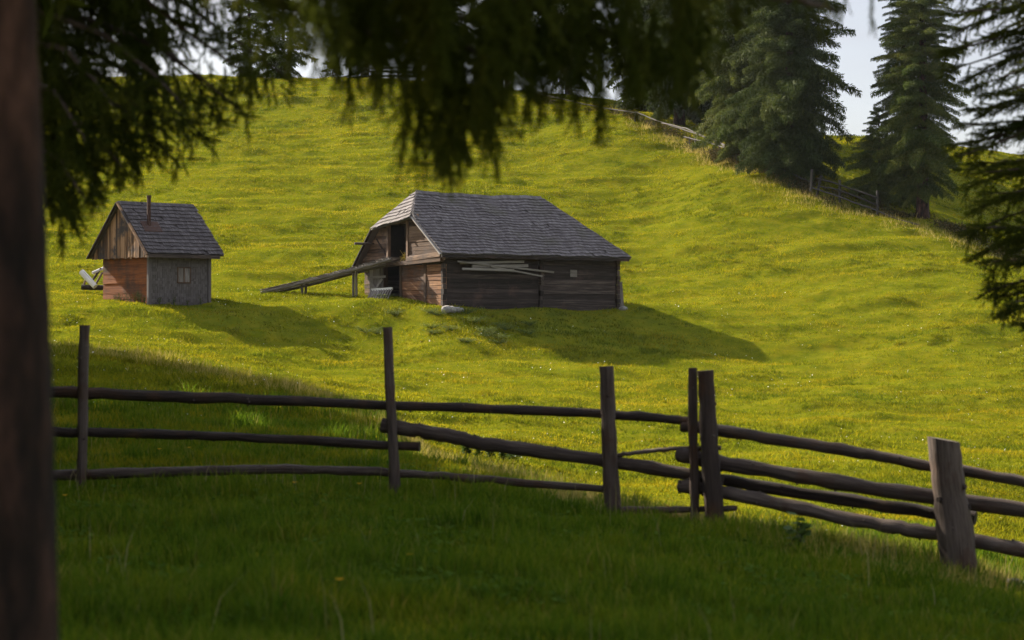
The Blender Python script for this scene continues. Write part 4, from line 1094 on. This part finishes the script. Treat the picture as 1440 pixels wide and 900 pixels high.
# ------------------------------------------------------------------ camera, light, sky
cam = bpy.data.cameras.new('camera'); co = bpy.data.objects.new('camera', cam); COL.objects.link(co)
co.location = (0, 0, 0); co.rotation_euler = (R(90), 0, 0)
cam.sensor_width = 36; cam.lens = FP/1440*36; cam.clip_start = .05; cam.clip_end = 5000
cam.dof.use_dof = True; cam.dof.focus_distance = 86; cam.dof.aperture_fstop = 3.0
sc.camera = co
AZ, EL = R(50), R(30.5)              # sun to the left of straight ahead, and its height
S = Vector((-math.sin(AZ)*math.cos(EL), math.cos(AZ)*math.cos(EL), math.sin(EL)))
sun = bpy.data.lights.new('sun', 'SUN'); so = bpy.data.objects.new('sun', sun); COL.objects.link(so)
so.rotation_euler = S.to_track_quat('Z', 'Y').to_euler(); so.location = (0, 0, 60)
sun.energy = 5.0; sun.angle = R(.5); sun.color = (1, .90, .74)
w = bpy.data.worlds.new('World'); sc.world = w; w.use_nodes = True
N = w.node_tree.nodes; L = w.node_tree.links; N.clear()
sky = N.new('ShaderNodeTexSky'); sky.sky_type = 'NISHITA'; sky.sun_disc = False
sky.sun_elevation = EL; sky.sun_rotation = -AZ; sky.dust_density = 2.0; sky.air_density = 1.0
tc = N.new('ShaderNodeTexCoord'); mp = N.new('ShaderNodeMapping'); mp.inputs['Scale'].default_value = (1, 1, 4)
L.new(tc.outputs['Generated'], mp.inputs[0])
nz = N.new('ShaderNodeTexNoise'); nz.inputs['Scale'].default_value = 2.2; nz.inputs['Detail'].default_value = 6; L.new(mp.outputs[0], nz.inputs['Vector'])
cr = N.new('ShaderNodeValToRGB'); cr.color_ramp.elements[0].position = .38; cr.color_ramp.elements[1].position = .68; L.new(nz.outputs['Fac'], cr.inputs[0])
mf = N.new('ShaderNodeMath'); mf.operation = 'MULTIPLY_ADD'; mf.inputs[1].default_value = .45; mf.inputs[2].default_value = .45; L.new(cr.outputs[0], mf.inputs[0])
mx = N.new('ShaderNodeMix'); mx.data_type = 'RGBA'; L.new(mf.outputs[0], mx.inputs[0]); L.new(sky.outputs[0], mx.inputs[6]); 
sx = N.new('ShaderNodeSeparateXYZ'); L.new(tc.outputs['Generated'], sx.inputs[0])
zr = N.new('ShaderNodeValToRGB'); L.new(sx.outputs[2], zr.inputs[0])            # thin cloud: duller near the horizon, brighter overhead
zr.color_ramp.elements[0].position = .16; zr.color_ramp.elements[0].color = (.255, .245, .265, 1)
zr.color_ramp.elements[1].position = .55; zr.color_ramp.elements[1].color = (.54, .58, .66, 1)
zm = N.new('ShaderNodeMix'); zm.data_type = 'RGBA'; zm.blend_type = 'MULTIPLY'; zm.inputs[0].default_value = 1
L.new(zr.outputs[0], zm.inputs[6]); zm.inputs[7].default_value = (10, 10, 10, 1); L.new(zm.outputs[2], mx.inputs[7])
bg = N.new('ShaderNodeBackground'); bg.inputs['Strength'].default_value = .072; L.new(mx.outputs[2], bg.inputs[0])
wo = N.new('ShaderNodeOutputWorld'); L.new(bg.outputs[0], wo.inputs[0])
sc.view_settings.view_transform = 'Standard'; sc.view_settings.look = 'None'; sc.view_settings.gamma = 1
sc.view_settings.exposure = 1.75
try: sc.cycles.use_denoising = True
except Exception: pass
sc.cycles.max_bounces = 6; sc.cycles.diffuse_bounces = 3; sc.cycles.transmission_bounces = 4; sc.cycles.transparent_max_bounces = 4
